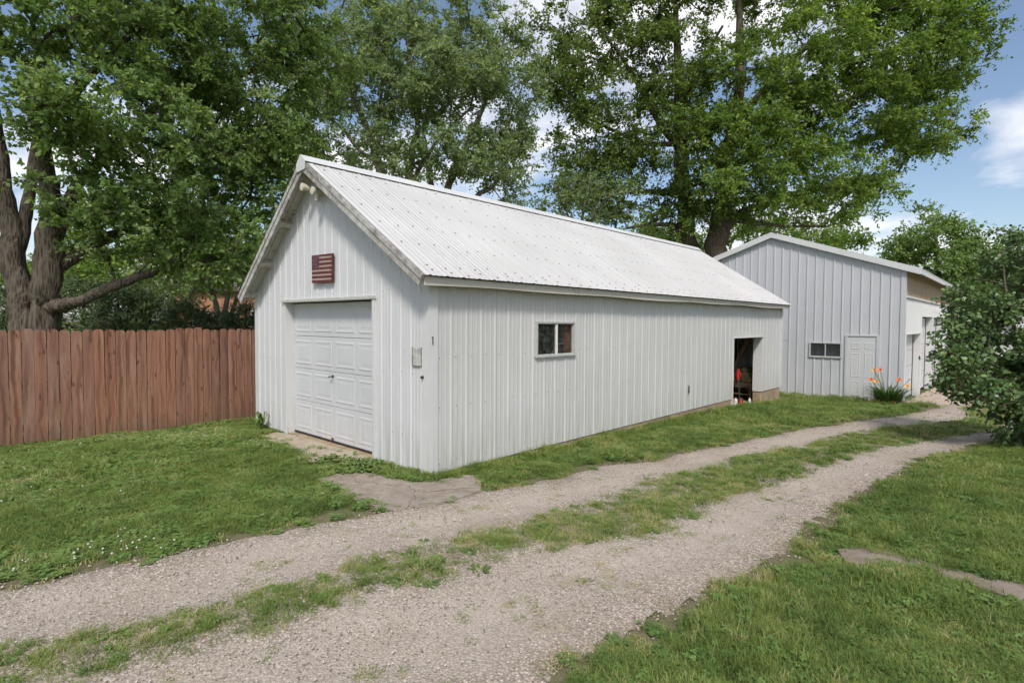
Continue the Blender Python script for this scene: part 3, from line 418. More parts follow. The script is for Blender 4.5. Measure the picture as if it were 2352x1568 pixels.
BARK = {'maple': barkmat('grey maple bark', (.045, .035, .026), (.150, .125, .100)), 'silver': barkmat('silver maple bark', (.12, .10, .08), (.25, .22, .18)),
        'oak': barkmat('oak bark', (.06, .045, .033), (.15, .12, .09)), 'oakdark': barkmat('dark oak bark', (.07, .052, .038), (.155, .12, .09)),
        'conifer': barkmat('evergreen bark', (.05, .035, .025), (.11, .08, .055)), 'lilac': barkmat('lilac bark', (.09, .07, .05), (.2, .16, .12))}
def groundmat():
    m = Mat('lawn soil and thatch', .95, .05); p = m.world()
    a = m.noise(p, 2.2, 6, .6); f = m.noise(p, 38, 5, .7); b = m.noise(p, .35, 4)
    g = m.mix(m.ramp(a, (.35, 0), (.65, 1)), (.085, .115, .036), (.13, .165, .055))
    g = m.mix(m.ramp(b, (.42, 0), (.62, 1)), g, (.14, .17, .055))
    at = m.n('ShaderNodeAttribute', attribute_name='soil'); dirt = m.mix(f, (.15, .12, .08), (.28, .235, .17))
    k = m.math('MULTIPLY', at.outputs['Fac'], m.ramp(f, (.25, .5), (.6, 1)))
    c = m.mix(k, g, dirt)
    m.base(m.mix(m.ramp(f, (.3, .55), (.7, 0)), c, (.05, .05, .022))); m.bump(f, .6, .03); return m.m
def gravelmat():
    m = Mat('crushed limestone gravel', .92, .08); p = m.world()
    v1 = m.n('ShaderNodeTexVoronoi'); v1.inputs['Scale'].default_value = 62; m.l(p, v1.inputs['Vector'])
    v2 = m.n('ShaderNodeTexVoronoi'); v2.inputs['Scale'].default_value = 150; m.l(p, v2.inputs['Vector'])
    sp = m.n('ShaderNodeSeparateColor'); m.l(v1.outputs['Color'], sp.inputs[0])
    st = m.ramp(sp.outputs[0], (0, (.28, .225, .175)), (.5, (.46, .395, .335)), (.85, (.59, .525, .455)), (1, (.72, .67, .60)))
    sp2 = m.n('ShaderNodeSeparateColor'); m.l(v2.outputs['Color'], sp2.inputs[0])
    s2 = m.ramp(sp2.outputs[0], (0, (.31, .25, .195)), (.6, (.465, .405, .345)), (1, (.61, .545, .48)))
    n = m.noise(p, 1.1, 6, .62); at = m.n('ShaderNodeAttribute', attribute_name='packed')
    fine = m.math('ADD', m.math('MULTIPLY', at.outputs['Fac'], .7), m.math('MULTIPLY', m.math('SUBTRACT', n, .5), 1.6))
    fine = m.math('MINIMUM', m.math('MAXIMUM', fine, 0.0), 1.0)
    c = m.mix(fine, st, s2)
    dust = m.noise(p, 7, 5, .6); c = m.mix(m.math('MULTIPLY', fine, .45), c, m.mix(dust, (.40, .345, .29), (.55, .49, .425)))
    br = m.ramp(m.noise(p, .8, 5, .6), (.5, 0), (.7, 1)); c = m.mix(m.math('MULTIPLY', br, .40), c, (.34, .265, .19)); dt = m.n('ShaderNodeAttribute', attribute_name='dirt'); c = m.mix(m.math('MULTIPLY', dt.outputs['Fac'], m.ramp(dust, (.3, .35), (.65, .9))), c, (.24, .185, .125))
    edge = m.ramp(v1.outputs['Distance'], (.25, 0), (.6, 1)); c = m.mix(m.math('MULTIPLY', edge, m.math('SUBTRACT', .55, m.math('MULTIPLY', fine, .35))), c, (.11, .085, .065))
    m.base(c)
    h = m.math('SUBTRACT', 1.0, v1.outputs['Distance']); h = m.math('ADD', h, m.math('MULTIPLY', m.math('SUBTRACT', 1.0, v2.outputs['Distance']), .4))
    m.bump(h, .55, .012); return m.m
M['ground'] = groundmat(); M['gravel'] = gravelmat()
def stonemat():
    m = Mat('gravel stones', .9, .1); a = m.n('ShaderNodeAttribute', attribute_name='tint', attribute_type='INSTANCER')
    c = m.ramp(a.outputs['Fac'], (0, (.20, .16, .13)), (.4, (.42, .355, .30)), (.8, (.56, .49, .43)), (1, (.66, .61, .55)))
    m.base(m.mix(m.math('MULTIPLY', m.noise(m.world(), 120, 3), .3), c, (.2, .17, .14))); return m.m
M['stone'] = stonemat()

# ================================================================== THE SETTING
def axis(core0, core1, step, far, grow=1.25):
    a = list(np.arange(core0, core1+1e-6, step)); d = step; p = core0; lo = []
    while p > -far: d *= grow; p -= d; lo.append(p)
    d = step; p = core1; hi = []
    while p < far: d *= grow; p += d; hi.append(p)
    return np.array(lo[::-1]+a+hi)
gx = axis(-10, 10, .14, 900); gy = axis(-6, 20, .14, 900)
GX, GY = np.meshgrid(gx, gy); nx, ny = len(gx), len(gy)
d1 = sdf(T1, GX.ravel(), GY.ravel()); d2 = sdf(T2, GX.ravel(), GY.ravel())
GZ = ground_z(GX, GY).ravel()+(fbm(GX.ravel()*1.3, GY.ravel()*1.3, 3)-.5)*.035*(np.hypot(GX.ravel(), GY.ravel()) < 40)
mid = np.clip(1-np.maximum(np.abs(GX.ravel()-(-2.35))/2.4, np.abs(GY.ravel()-6.3)/6.35), 0, 1) > 0
GZ = np.where(mid, np.minimum(GZ, -.45), GZ)              # the garage floor is dug in under its slab
between = np.clip(1-np.minimum(d1, d2)/.9, 0, 1)
GZ = GZ-.07*np.clip((-sdf(DRIVE, GX.ravel(), GY.ravel())-.22)/.15, 0, 1)   # bed dug out under the gravel
idx = np.arange(nx*ny).reshape(ny, nx)
F = np.stack([idx[:-1, :-1], idx[:-1, 1:], idx[1:, 1:], idx[1:, :-1]], -1).reshape(-1, 4)
g = np_mesh('ground', np.stack([GX.ravel(), GY.ravel(), GZ], 1), F, M['ground'], None, {'soil': ('POINT', between)}, True)
tag(g, kind='structure')
def drive_sheet(poly, name):
    P = np.array(poly); x0, y0 = P.min(0)-.4; x1, y1 = P.max(0)+.4; y1 = min(y1, 30)
    st = .07; ax = np.arange(x0, x1, st); ay = np.arange(y0, y1, st); X, Y = np.meshgrid(ax, ay); sh = X.shape
    X = X+rng.uniform(-.022, .022, sh); Y = Y+rng.uniform(-.022, .022, sh)
    d = sdf(poly, X.ravel(), Y.ravel()).reshape(sh)
    j = (fbm(X*1.7, Y*1.7, 4)-.5)*.5+(fbm(X*7, Y*7, 2)-.5)*.25
    dd = np.where(d < -.3, d, d-.10+j*.35)
    e = np.minimum(sdf(T1, X.ravel(), Y.ravel()), sdf(T2, X.ravel(), Y.ravel())).reshape(sh)+j*.5
    Z = ground_z(X, Y)+(fbm(X*1.3, Y*1.3, 3)-.5)*.035+np.clip(-dd, 0, .08)*.15+(fbm(X*5, Y*5, 3)-.5)*.018-np.clip(-e-.15, 0, .35)*.06
    ok = dd < .03
    ii = np.arange(X.size).reshape(sh)
    keep = (ok[:-1, :-1] & ok[:-1, 1:] & ok[1:, 1:] & ok[1:, :-1])
    q = np.stack([ii[:-1, :-1], ii[:-1, 1:], ii[1:, 1:], ii[1:, :-1]], -1)[keep]
    used = np.unique(q); mp = np.full(X.size, -1); mp[used] = np.arange(len(used))
    V = np.stack([X.ravel(), Y.ravel(), Z.ravel()], 1)[used]
    er = e.ravel()[used]
    o = np_mesh(name, V, mp[q], M['gravel'], None, {'packed': ('POINT', np.clip(-er/.35, 0, 1)), 'dirt': ('POINT', np.clip((er+.05)/.3, 0, 1))}, True)
    return tag(o, kind='structure')
drive_sheet(DRIVE, 'gravel_drive')
def slab_poly(name, poly, mat, h=.03, th=.12, sub=.12, lift=0.0, noise=.02):
    bm = bmesh.new(); P = []
    for i, p in enumerate(poly):
        q = poly[(i+1) % len(poly)]; L = math.hypot(q[0]-p[0], q[1]-p[1]); k = max(1, int(L/sub))
        for j in range(k):
            t = j/k; P.append((p[0]+(q[0]-p[0])*t+random.uniform(-noise, noise), p[1]+(q[1]-p[1])*t+random.uniform(-noise, noise)))
    vs = [bm.verts.new((x, y, gz(x, y)+h+lift)) for x, y in P]
    f = bm.faces.new(vs); bmesh.ops.triangulate(bm, faces=[f])
    e = bmesh.ops.extrude_face_region(bm, geom=bm.faces[:])
    for q in e['geom']:
        if isinstance(q, bmesh.types.BMVert): q.co.z -= th
    bmesh.ops.recalc_face_normals(bm, faces=bm.faces[:])
    me = bpy.data.meshes.new(name); bm.to_mesh(me); bm.free(); me.materials.append(mat)
    return tag(link(name, me), kind='structure')
slab_poly('concrete_apron', DATA['slabA'], M['slab'], .035)
slab_poly('concrete_slab', DATA['slabB'], M['slab2'], .03)
slab_poly('concrete_walkway', DATA['walk'], conc('brown worn concrete', (.29, .24, .205), (.19, .15, .115)), .02, noise=.045)
slab_poly('barn_apron', DATA['pad'], M['pad'], .05, .2)
# soil strip under the garage door
slab_poly('dirt_patch', [(-3.75, -.02), (-3.75, -.3), (-2.4, -.24), (-1.1, -.22), (-1.1, -.02)], conc('dry dirt', (.22, .17, .11), (.15, .11, .07)), .025)

# ================================================================== GARAGE
W, L = 4.709, 12.68
RX, RZ = -2.55, 4.10                 # ridge
EX, EZ = .22, 2.31                   # right eave edge
LX, LZ = -4.86, 2.20                 # left eave edge
Y0, Y1 = -.24, 12.72                 # roof front and back edge
def roof_z(x): return RZ+(x-RX)*((EZ-RZ)/(EX-RX)) if x >= RX else RZ+(x-RX)*((LZ-RZ)/(LX-RX))
RIB = .2525
def profile(u0, u1, pitch=RIB, h=.0105, off=0.0, minor=.0025, bw=.052, tw=.018):
    """corrugation profile: list of (u, height) break points"""
    pts = {}
    k0 = int(math.floor((u0-off)/pitch))-1
    for k in range(k0, k0+int((u1-u0)/pitch)+4):
        c = off+k*pitch
        for du, hh in ((-bw/2, 0), (-tw/2, h), (tw/2, h), (bw/2, 0)): pts[c+du] = hh
        if minor:
            for m_ in (pitch/3, 2*pitch/3):
                for du, hh in ((-.016, 0), (-.006, minor), (.006, minor), (.016, 0)): pts[c+m_+du] = hh
    us = sorted(pts)
    def hh(t):
        for a, b in zip(us, us[1:]):
            if a <= t <= b: return pts[a]+(pts[b]-pts[a])*(t-a)/(b-a+1e-9)
        return 0
    return us, hh
def siding(name, u0, u1, spans, place, mat, parent, off=0.0, breaks=(), zsub=None, **kw):
    """ribbed sheet between u0 and u1; spans(u) gives (lo, hi) intervals; place(u, z, h) gives a point"""
    us, hh = profile(u0, u1, off=off, **kw)
    U = sorted(set([round(t, 5) for t in us if u0 < t < u1]+[u0, u1]+[b+e for b in breaks if u0 < b < u1 for e in (-1e-4, 1e-4)]))
    mb = MB()
    for a, b in zip(U, U[1:]):
        if b-a < 5e-4: continue
        m_ = (a+b)/2
        for (l0, h0), (l1, h1) in zip(spans(a+1e-5 if a in (u0,) else a), spans(b-1e-5 if b == u1 else b)):
            mb.quad(place(a, l0, hh(a)), place(b, l1, hh(b)), place(b, h1, hh(b)), place(a, h0, hh(a)))
    me = mb.mesh(name, mat); bm = bmesh.new(); bm.from_mesh(me); bmesh.ops.remove_doubles(bm, verts=bm.verts[:], dist=2e-4); bm.to_mesh(me); bm.free()
    return link(name, me, parent)
gar = empty('garage', (0, 0, 0), 0, 'white ribbed steel garage with gabled roof beside the gravel drive', 'garage')
# ---- side wall panels (face +X)
WY0, WY1, WZ0, WZ1 = 1.915, 2.795, 1.325, 1.78
OY0, OY1, OZ = 9.12, 11.13, 1.436
def side_spans(y):
    if WY0 < y < WY1: return [(0.0, WZ0), (WZ1, 2.42)]
    if OY0 < y < OY1: return [(OZ, 2.42), (2.42, 2.4201)]
    return [(0.0, 1.5), (1.5, 2.42)]
ys = [.09]+[.09+1.01*k for k in range(1, 13)]+[L-.07]
for i, (a, b) in enumerate(zip(ys, ys[1:])):
    if b-a < .05: continue
    siding('wall_panel', a, b, side_spans, lambda y, z, h, i=i: (h+.0015*(i % 2), y, z), M['wall'], gar, off=.09, breaks=(WY0, WY1, OY0, OY1))
# ---- front wall panels (face -Y)
DX0, DX1, DZ = -3.60, -1.135, 2.085
def front_spans(x):
    t = roof_z(x)-.05
    if DX0 < x < DX1: return [(DZ, 2.2), (2.2, t)]
    return [(0.0, 2.2), (2.2, max(t, 2.2))]
xs = [-W+.07, -3.79, -2.78, -1.77, -.76, -.09]
for i, (a, b) in enumerate(zip(xs, xs[1:])):
    siding('wall_panel', a, b, front_spans, lambda x, z, h, i=i: (x, -h-.0015*(i % 2), z), M['wallf'], gar, off=-.76, breaks=(DX0, DX1, RX), pitch=.2025, h=.0105)
# ---- back and left walls (plain ribbed sheets, out of view)
siding('wall_panel', .02, L-.02, lambda y: [(0.0, 2.2)], lambda y, z, h: (-W-h, y, z), M['wall'], gar, off=0, pitch=RIB)
siding('wall_panel', -W+.02, -.02, lambda x: [(0.0, 2.2), (2.2, max(2.2, roof_z(x)-.05))], lambda x, z, h: (x, L+h, z), M['wallf'], gar, off=0, breaks=(RX,))
# ---- corner trims
def corner(name, x, y, sx, sy, z0, z1, mat=None):
    mb = MB(); mb.box(min(x, x+sx*.024), max(x, x+sx*.024), min(y+sy*.024, y-sy*.115), max(y+sy*.024, y-sy*.115), z0, z1)
    mb.box(min(x-.0015*sx, x-sx*.11), max(x-.0015*sx, x-sx*.11), min(y, y+sy*.024), max(y, y+sy*.024), z0, z1)
    return mb.build(name, mat or M['trim'], gar)
corner('corner_trim', 0, 0, 1, -1, -.03, 2.34); corner('corner_trim', 0, L, 1, 1, 0.02, 2.34)
corner('corner_trim', -W, 0, -1, -1, -.0, 2.3); corner('corner_trim', -W, L, -1, 1, 0.0, 2.3)
# ---- foundation
fb = MB(); fb.box(-.24, -.012, .02, OY0-.02, -.85, -.004); fb.build('foundation', M['found'], gar, bevel=.012)
fb = MB(); fb.box(-.25, -.012, OY1+.01, L-.03, -1.0, -.004); fb.build('foundation', M['found'], gar, bevel=.03)
fb = MB(); fb.box(-W+.02, -W+.2, .02, L-.03, -.85, -.004); fb.build('foundation', M['found'], gar)
fb = MB(); fb.box(-W+.2, -.26, .015, .2, -.7, .0); fb.build('foundation', M['found'], gar)
fb = MB(); fb.box(-W+.2, -.56, L-.22, L-.03, -.9, -.004); fb.build('foundation', M['found'], gar)
fb = MB(); fb.box(-W+.2, -.02, OY0-2.5, L-.24, -.7, -.335); fb.build('floor', M['slab'], gar)
fb = MB(); fb.box(-W+.2, -.25, .2, OY0-2.5, -.6, -.03); fb.build('floor', M['slab'], gar)
# ---- roof panels
sl = math.hypot(EX-RX, EZ-RZ); dxr, dzr = (EX-RX)/sl, (EZ-RZ)/sl
def place_r(y, t, h): return (RX+dxr*t-dzr*h*1.0, y, RZ+dzr*t+dxr*h)
slL = math.hypot(LX-RX, LZ-RZ); dxl, dzl = (LX-RX)/slL, (LZ-RZ)/slL
def place_l(y, t, h): return (RX+dxl*t+dzl*h, y, RZ+dzl*t-dxl*h)
yy = Y0; i = 0
while yy < Y1-.02:
    b = min(yy+1.01, Y1)
    siding('roof_panel', yy, b, lambda y: [(.02, sl/2), (sl/2, sl)], lambda y, t, h, i=i: place_r(y, t, h+.002+.0015*(i % 2)), M['roof'], gar, off=.09, h=.009, bw=.066, minor=.0045)
    siding('roof_panel', yy, b, lambda y: [(.02, slL)], lambda y, t, h, i=i: place_l(y, t, h+.002+.0015*(i % 2)), M['roof'], gar, off=.09, h=.009, bw=.066, minor=.0045)
    yy += 1.01; i += 1
# roof deck boards under the steel (old shingled deck, its edge shows along the rake)
mb = MB()
def slope_box(mb, t0, t1, y0, y1, h0, h1, side=1):
    P = place_r if side > 0 else place_l; n = len(mb.v)
    for h in (h0, h1):
        for t, y in ((t0, y0), (t1, y0), (t1, y1), (t0, y1)): mb.v.append(P(y, t, h))
    mb.f += [(n+a, n+b, n+c, n+d) for a, b, c, d in ((3,2,1,0),(4,5,6,7),(0,1,5,4),(1,2,6,5),(2,3,7,6),(3,0,4,7))]
mb = MB(); slope_box(mb, .0, sl-.025, Y0+.012, Y1-.012, -.022, -.003); mb.build('roof_deck', M['shingle'], gar)
mb = MB(); slope_box(mb, .0, slL-.025, Y0+.012, Y1-.012, -.022, -.003, -1); mb.build('roof_deck', M['shingle'], gar)
# soffit boards under the front overhang
for side, S in ((1, sl), (-1, slL)):
    for k in range(2):
        a, b = (Y0+.02, -.125) if k == 0 else (-.119, .03)
        mb = MB(); slope_box(mb, .03, S-.04, a, b, -.042, -.024, side); mb.build('soffit_board', M['peelw'], gar, bevel=.002)
mb = MB(); slope_box(mb, sl-.36, sl-.05, .032, Y1-.03, -.040, -.024); mb.build('soffit_board', plain('bare brown eave board', (.24, .17, .09), .9, .1, .3, 9), gar)
# rake boards
for side, S in ((1, sl), (-1, slL)):
    mb = MB(); slope_box(mb, .0, S-.015, Y0-.012, Y0+.018, -.145, -.005, side); mb.build('rake_board', M['peel'], gar, bevel=.003)
    mb = MB(); slope_box(mb, .0, S-.012, Y0-.024, Y0-.013, -.062, .004, side); mb.build('rake_moulding', M['peel'], gar, bevel=.003)
    mb = MB(); slope_box(mb, .0, S-.012, Y1-.016, Y1+.01, -.145, -.005, side); mb.build('rake_board', M['peel'], gar)
# lookout blocks
for t in (1.12, 2.02, 2.78):
    mb = MB(); slope_box(mb, t, t+.09, Y0+.02, .05, -.125, -.043, -1); mb.build('lookout_block', M['peelw'], gar, bevel=.006)
for t in (1.2, 2.2, 3.1):
    mb = MB(); slope_box(mb, t, t+.09, Y0+.02, .05, -.125, -.043, 1); mb.build('lookout_block', M['peelw'], gar, bevel=.006)
# eave fascia in lengths with slight sag
fy = [-.2, 1.55, 5.2, 8.8, 12.66]
for i, (a, b) in enumerate(zip(fy, fy[1:])):
    mb = MB(); n = 8
    for k in range(n):
        y0, y1 = a+(b-a)*k/n, a+(b-a)*(k+1)/n
        s0 = .012*math.sin(2.2*y0)+.01*math.sin(.9*y0); s1 = .012*math.sin(2.2*y1)+.01*math.sin(.9*y1)
        q = len(mb.v); x0, x1 = EX-.075, EX-.05
        for y_, s_ in ((y0, s0), (y1, s1)):
            mb.v += [(x0, y_, EZ-.105+s_*.6), (x1, y_, EZ-.105+s_*.6), (x1, y_, EZ-.01), (x0, y_, EZ-.01)]
        mb.f += [(q+i0, q+(i0+1) % 4, q+4+(i0+1) % 4, q+4+i0) for i0 in range(4)]
        if k == 0: mb.f.append((q, q+1, q+2, q+3))
        if k == n-1: mb.f.append((q+4, q+5, q+6, q+7))
    mb.build('fascia_board', M['fascia'], gar)
# ridge cap
mb = MB(); q = len(mb.v)
prof = [place_r(0, .15, .027), place_r(0, .13, .034), (RX+.012, 0, RZ+.052), (RX-.012, 0, RZ+.052), place_l(0, .13, .034), place_l(0, .15, .027)]
for y in (Y0-.03, Y1+.02):
    mb.v += [(p[0], y, p[2]) for p in prof]
mb.f += [(k, k+1, 7+k, 6+k) for k in range(5)]
f0 = len(mb.v)
mb.v += [(p[0], Y0-.03, p[2]) for p in prof]+[place_r(Y0-.03, .2, -.07), place_l(Y0-.03, .2, -.07)]
mb.f += [(f0, f0+1, f0+2, f0+6), (f0+2, f0+3, f0+7, f0+6), (f0+3, f0+4, f0+5, f0+7)]
mb.build('ridge_cap', M['trim'], gar)
# screws: rows on side wall, front wall and roof
def screws(name, pts, nrm, rad, mat):
    V = []; Fq = []
    n = Vector(nrm).normalized(); a = n.cross(Vector((.2, .3, .93))).normalized(); b = n.cross(a)
    for p in pts:
        p = Vector(p); k = len(V)
        for s, h in ((1.0, 0), (.55, .006)):
            for j in range(6):
                t = math.pi*j/3; V.append(tuple(p+(a*math.cos(t)+b*math.sin(t))*rad*s+n*h))
        Fq += [(k+j, k+(j+1) % 6, k+6+(j+1) % 6, k+6+j) for j in range(6)]+[(k+6, k+7, k+8, k+9), (k+6, k+9, k+10, k+11)]
    mb = MB(); mb.v = V; mb.f = Fq; o = mb.build(name, mat, gar); tag(o, kind='stuff'); return o
pts = []
for z, wob in ((1.375, .01), (.78, .01), (.12, .02)):
    k = 0
    y = .16
    while y < L-.1:
        if not ((WY0-.08 < y < WY1+.08 and WZ0-.08 < z < WZ1+.08) or (OY0-.05 < y < OY1+.05 and z < OZ)):
            pts.append((.001, y+random.uniform(-.01, .01), z+random.uniform(-wob, wob)))
        y += RIB
screws('screw_heads', pts, (1, 0, 0), .011, M['zinc'])
pts = []
for z in (.42, 1.18, 2.18, 2.62):
    x = -W+.14
    while x < -.1:
        if not (DX0-.05 < x < DX1+.05 and z < DZ+.02) and z < roof_z(x)-.2: pts.append((x, -.002, z+random.uniform(-.012, .012)))
        x += .2025*(2 if z > 1.5 else 1)
screws('screw_heads', pts, (0, -1, 0), .009, M['zinc'])
pts = []
for t in (.32, .85, 1.4, 1.95, 2.5, 3.05, sl-.1):
    y = Y0+.2; k = 0
    while y < Y1:
        if random.random() < .93: p = place_r(y+random.uniform(-.012, .012), t+random.uniform(-.05, .05), .004); pts.append(p)
        y += RIB*(1 if t < 2.6 else 1)
screws('roof_screws', pts, (-dzr, 0, dxr), .015, M['rust'])
# ---- overhead garage door
gd_y = .13
casing = MB(); casing.box(DX0-.07, DX0, -.018, gd_y+.05, -.02, DZ+.0); casing.build('door_jamb', M['trim'], gar, bevel=.003)
casing = MB(); casing.box(DX1, DX1+.055, -.03, gd_y+.05, -.06, DZ); casing.build('door_jamb', M['trim'], gar, bevel=.003)
casing = MB(); casing.box(DX0-.09, DX1+.07, -.045, gd_y+.05, DZ, DZ+.045); casing.build('door_head', M['trimg'], gar, bevel=.003)
dr = empty('overhead_door'); dr.parent = gar
nsec, ncol = 4, 4; dh = (DZ-.045)/nsec; dw = (DX1-DX0)
def raised_panel(w_, h_, d1=.006, d2=.011, dirn=-1):
    """embossed rectangle: a bevelled border then a raised field, facing -Y"""
    m_ = MB(); rings = []
    for ins, dep in ((0, 0), (.014, -d1*.8), (.03, -d1*.8), (.052, d2*.6)):
        rings.append([(ins, dep), (w_-ins, dep)]); n = len(m_.v)
        m_.v += [(ins, -dep, ins), (w_-ins, -dep, ins), (w_-ins, -dep, h_-ins), (ins, -dep, h_-ins)]
    for k in range(3):
        a, b = k*4, k*4+4
        m_.f += [(a+j, a+(j+1) % 4, b+(j+1) % 4, b+j) for j in range(4)]
    m_.f.append((12, 13, 14, 15)); return m_
def ring_panel(w_, h_, proud=.005):
    m_ = MB()
    for ins, dep in ((0, 0), (.012, proud), (.026, proud), (.042, .002), (.07, .002), (.085, .004)):
        m_.v += [(ins, -dep, ins), (w_-ins, -dep, ins), (w_-ins, -dep, h_-ins), (ins, -dep, h_-ins)]
    for k in range(5):
        a, b = k*4, k*4+4
        m_.f += [(a+j, a+(j+1) % 4, b+(j+1) % 4, b+j) for j in range(4)]
    m_.f.append((20, 21, 22, 23)); return m_
pw, ph = dw/ncol-.11, dh-.13
pm = ring_panel(pw, ph).mesh('panel', M['door'])
for s in range(nsec):
    z0 = .03+s*dh
    mb = MB(); mb.box(DX0+.003, DX1-.003, gd_y, gd_y+.04, z0+.003, z0+dh-.003)
    so = mb.build('door_section', M['door'], gar, bevel=.004)
    for c in range(ncol):
        po = link('panel', pm, so, (DX0+.055+c*dw/ncol, gd_y-.0005, z0+.065))
bpy.data.objects.remove(dr)
mb = MB(); mb.box(DX0, DX1, gd_y-.005, gd_y+.03, -.02, .03); mb.build('bottom_seal', M['black'], gar)
hd = MB(); hx = (DX0+DX1)/2-.02
hd.tube([(hx, gd_y-.055, .985), (hx, gd_y+.01, .985)], .008, 8); hd.tube([(hx-.04, gd_y-.055, .98), (hx+.04, gd_y-.055, .99)], [.008, .007], 8); hd.tube([(hx, gd_y-.012, .985), (hx, gd_y+.004, .985)], .02, 10)
hd.build('door_handle', M['black'], gar)
mb = MB(); mb.box(hx-.04, hx+.02, gd_y-.02, gd_y-.004, .05, .075); mb.build('lift_tab', M['rust'], gar, bevel=.004)
# ---- side window
wn = MB(); fw = .035
x0, x1 = -.03, .032
wn.box(x0, x1, WY0-.02, WY0+fw-.02, WZ0, WZ1); wn.box(x0, x1, WY1-fw+.02, WY1+.02, WZ0, WZ1)
wn.box(x0, x1, WY0-.02, WY1+.02, WZ1, WZ1+.03)
wo = wn.build('window', M['alu'], gar, bevel=.003)
sm = MB(); sm.box(-.03, .042, WY0-.03, WY1+.03, WZ0-.032, WZ0); sm.build('sill', M['alu'], wo, bevel=.004)
ym = (WY0+WY1)/2+.02
mb = MB(); mb.box(-.012, .02, ym-.018, ym+.018, WZ0, WZ1); mb.build('mullion', M['whiteplastic'], wo, bevel=.003)
for a, b, x in ((WY0+fw-.02, ym-.018, .0), (ym+.018, WY1-fw+.02, -.008)):
    mb = MB(); mb.box(x-.002, x+.002, a, b, WZ0, WZ1); mb.build('pane', M['glass'], wo)
    mb = MB(); t = .012
    mb.box(x-.008, x+.009, a, a+t, WZ0, WZ1); mb.box(x-.008, x+.009, b-t, b, WZ0, WZ1); mb.box(x-.008, x+.009, a+t, b-t, WZ0, WZ0+t); mb.box(x-.008, x+.009, a+t, b-t, WZ1-t, WZ1)
    mb.build('sash', M['alu'], wo)
# ---- open side doorway
mb = MB(); mb.box(-.23, .006, OY1-.012, OY1, -.005, OZ); mb.build('doorway_reveal', M['trim'], gar)
mb = MB(); mb.box(-.14, .022, OY0, OY0+.03, -.32, OZ); mb.build('doorway_jamb', M['trim'], gar, bevel=.002)
mb = MB(); mb.box(-.14, .024, OY0-.01, OY1+.01, OZ, OZ+.03); mb.build('doorway_head', M['trim'], gar, bevel=.002)
mb = MB(); mb.box(-.23, .30, OY0+.02, OY1-.02, -.6, -.325); mb.build('doorway_sill', M['found'], gar, bevel=.02)
# interior framing seen through the doorway
for xb, yb in ((-.62, 12.45), (-1.25, 12.45), (-2.4, 9.5)):
    mb = MB(); mb.box(xb-.05, xb+.05, yb, yb+.1, -.33, 2.25); mb.build('post', M['darkwood'], gar)
mb = MB(); mb.beam((-1.13, 11.6, .10), (-.38, 11.6, 1.62), .09, .13, (0, 1, 0)); mb.build('brace', M['lumber'], gar)
mb = MB(); mb.box(-4.4, -4.3, .3, L-.3, -.3, 2.3); mb.build('inner_lining', M['darkwood'], gar)
# small hardware
mb = MB(); mb.tube([(.026, 6.745, .35), (.034, 6.745, .36), (.036, 6.745, .5), (.026, 6.745, .525)], [.008, .014, .014, .006], 6); mb.build('latch_bar', M['black'], gar)
mb = MB(); mb.tube([(.02, L+.02, 1.31), (.09, L+.05, 1.315)], .008, 6); n = len(mb.v)
mb.tube([(.12+.03*math.cos(t), L+.05, 1.315+.03*math.sin(t)) for t in np.linspace(0, 6.28, 13)], .007, 5); mb.build('eye_bolt', M['zinc'], gar)
mb = MB(); mb.tube([(-.083, -.026, 1.148), (-.083, -.05, 1.148)], [.02, .016], 10); mb.build('button', M['black'], gar)

# ---- things fixed to the garage
t = empty('flag_plaque', (-2.36, -.04, 2.55), 0, 'red and cream wooden flag plaque hung on the garage gable', 'plaque'); t.rotation_euler[1] = R(1.2)
fwid, fht = .575, .40
mb = MB(); mb.box(-fwid/2, fwid/2, -.01, .018, -fht/2, fht/2); mb.build('board', M['red'], t, bevel=.003)
sh_ = fht/13
for k in range(13):
    z1 = fht/2-k*sh_; xa = -fwid/2 if k >= 7 else -fwid/2+fwid*.385
    mb = MB()
    if k % 2 == 0: mb.box(xa+.002, fwid/2-.001, -.019, -.011, z1-sh_+.0015, z1-.0015); mb.build('red_stripe', M['red'], t)
    else:
        # worn cream strip with chipped ends
        mb.box(xa+.004, fwid/2-.05, -.021, -.011, z1-sh_+.0025, z1-.0025); mb.box(fwid/2-.046, fwid/2-.02, -.02, -.011, z1-sh_+.005, z1-.004); mb.build('cream_stripe', M['cream'], t)
mb = MB(); mb.box(-fwid/2+.002, -fwid/2+fwid*.385-.003, -.021, -.011, fht/2-7*sh_+.001, fht/2-.002); cn = mb.build('canton', M['navy'], t)
mb = MB()
for rr in range(9):
    for cc in range(6 if rr % 2 == 0 else 5):
        cx_ = -fwid/2+.02+(cc+(0 if rr % 2 == 0 else .5))*.034; cz_ = fht/2-.02-rr*.0215; n = len(mb.v)
        for j in range(10):
            a = math.pi/2+j*math.pi/5; q = .008 if j % 2 == 0 else .0035; mb.v.append((cx_+q*math.cos(a), -.0225, cz_+q*math.sin(a)))
        mb.f.append(tuple(range(n, n+10)))
tag(mb.build('stars', plain('faded rose star paint', (.30, .16, .15), .8), t), kind='stuff')
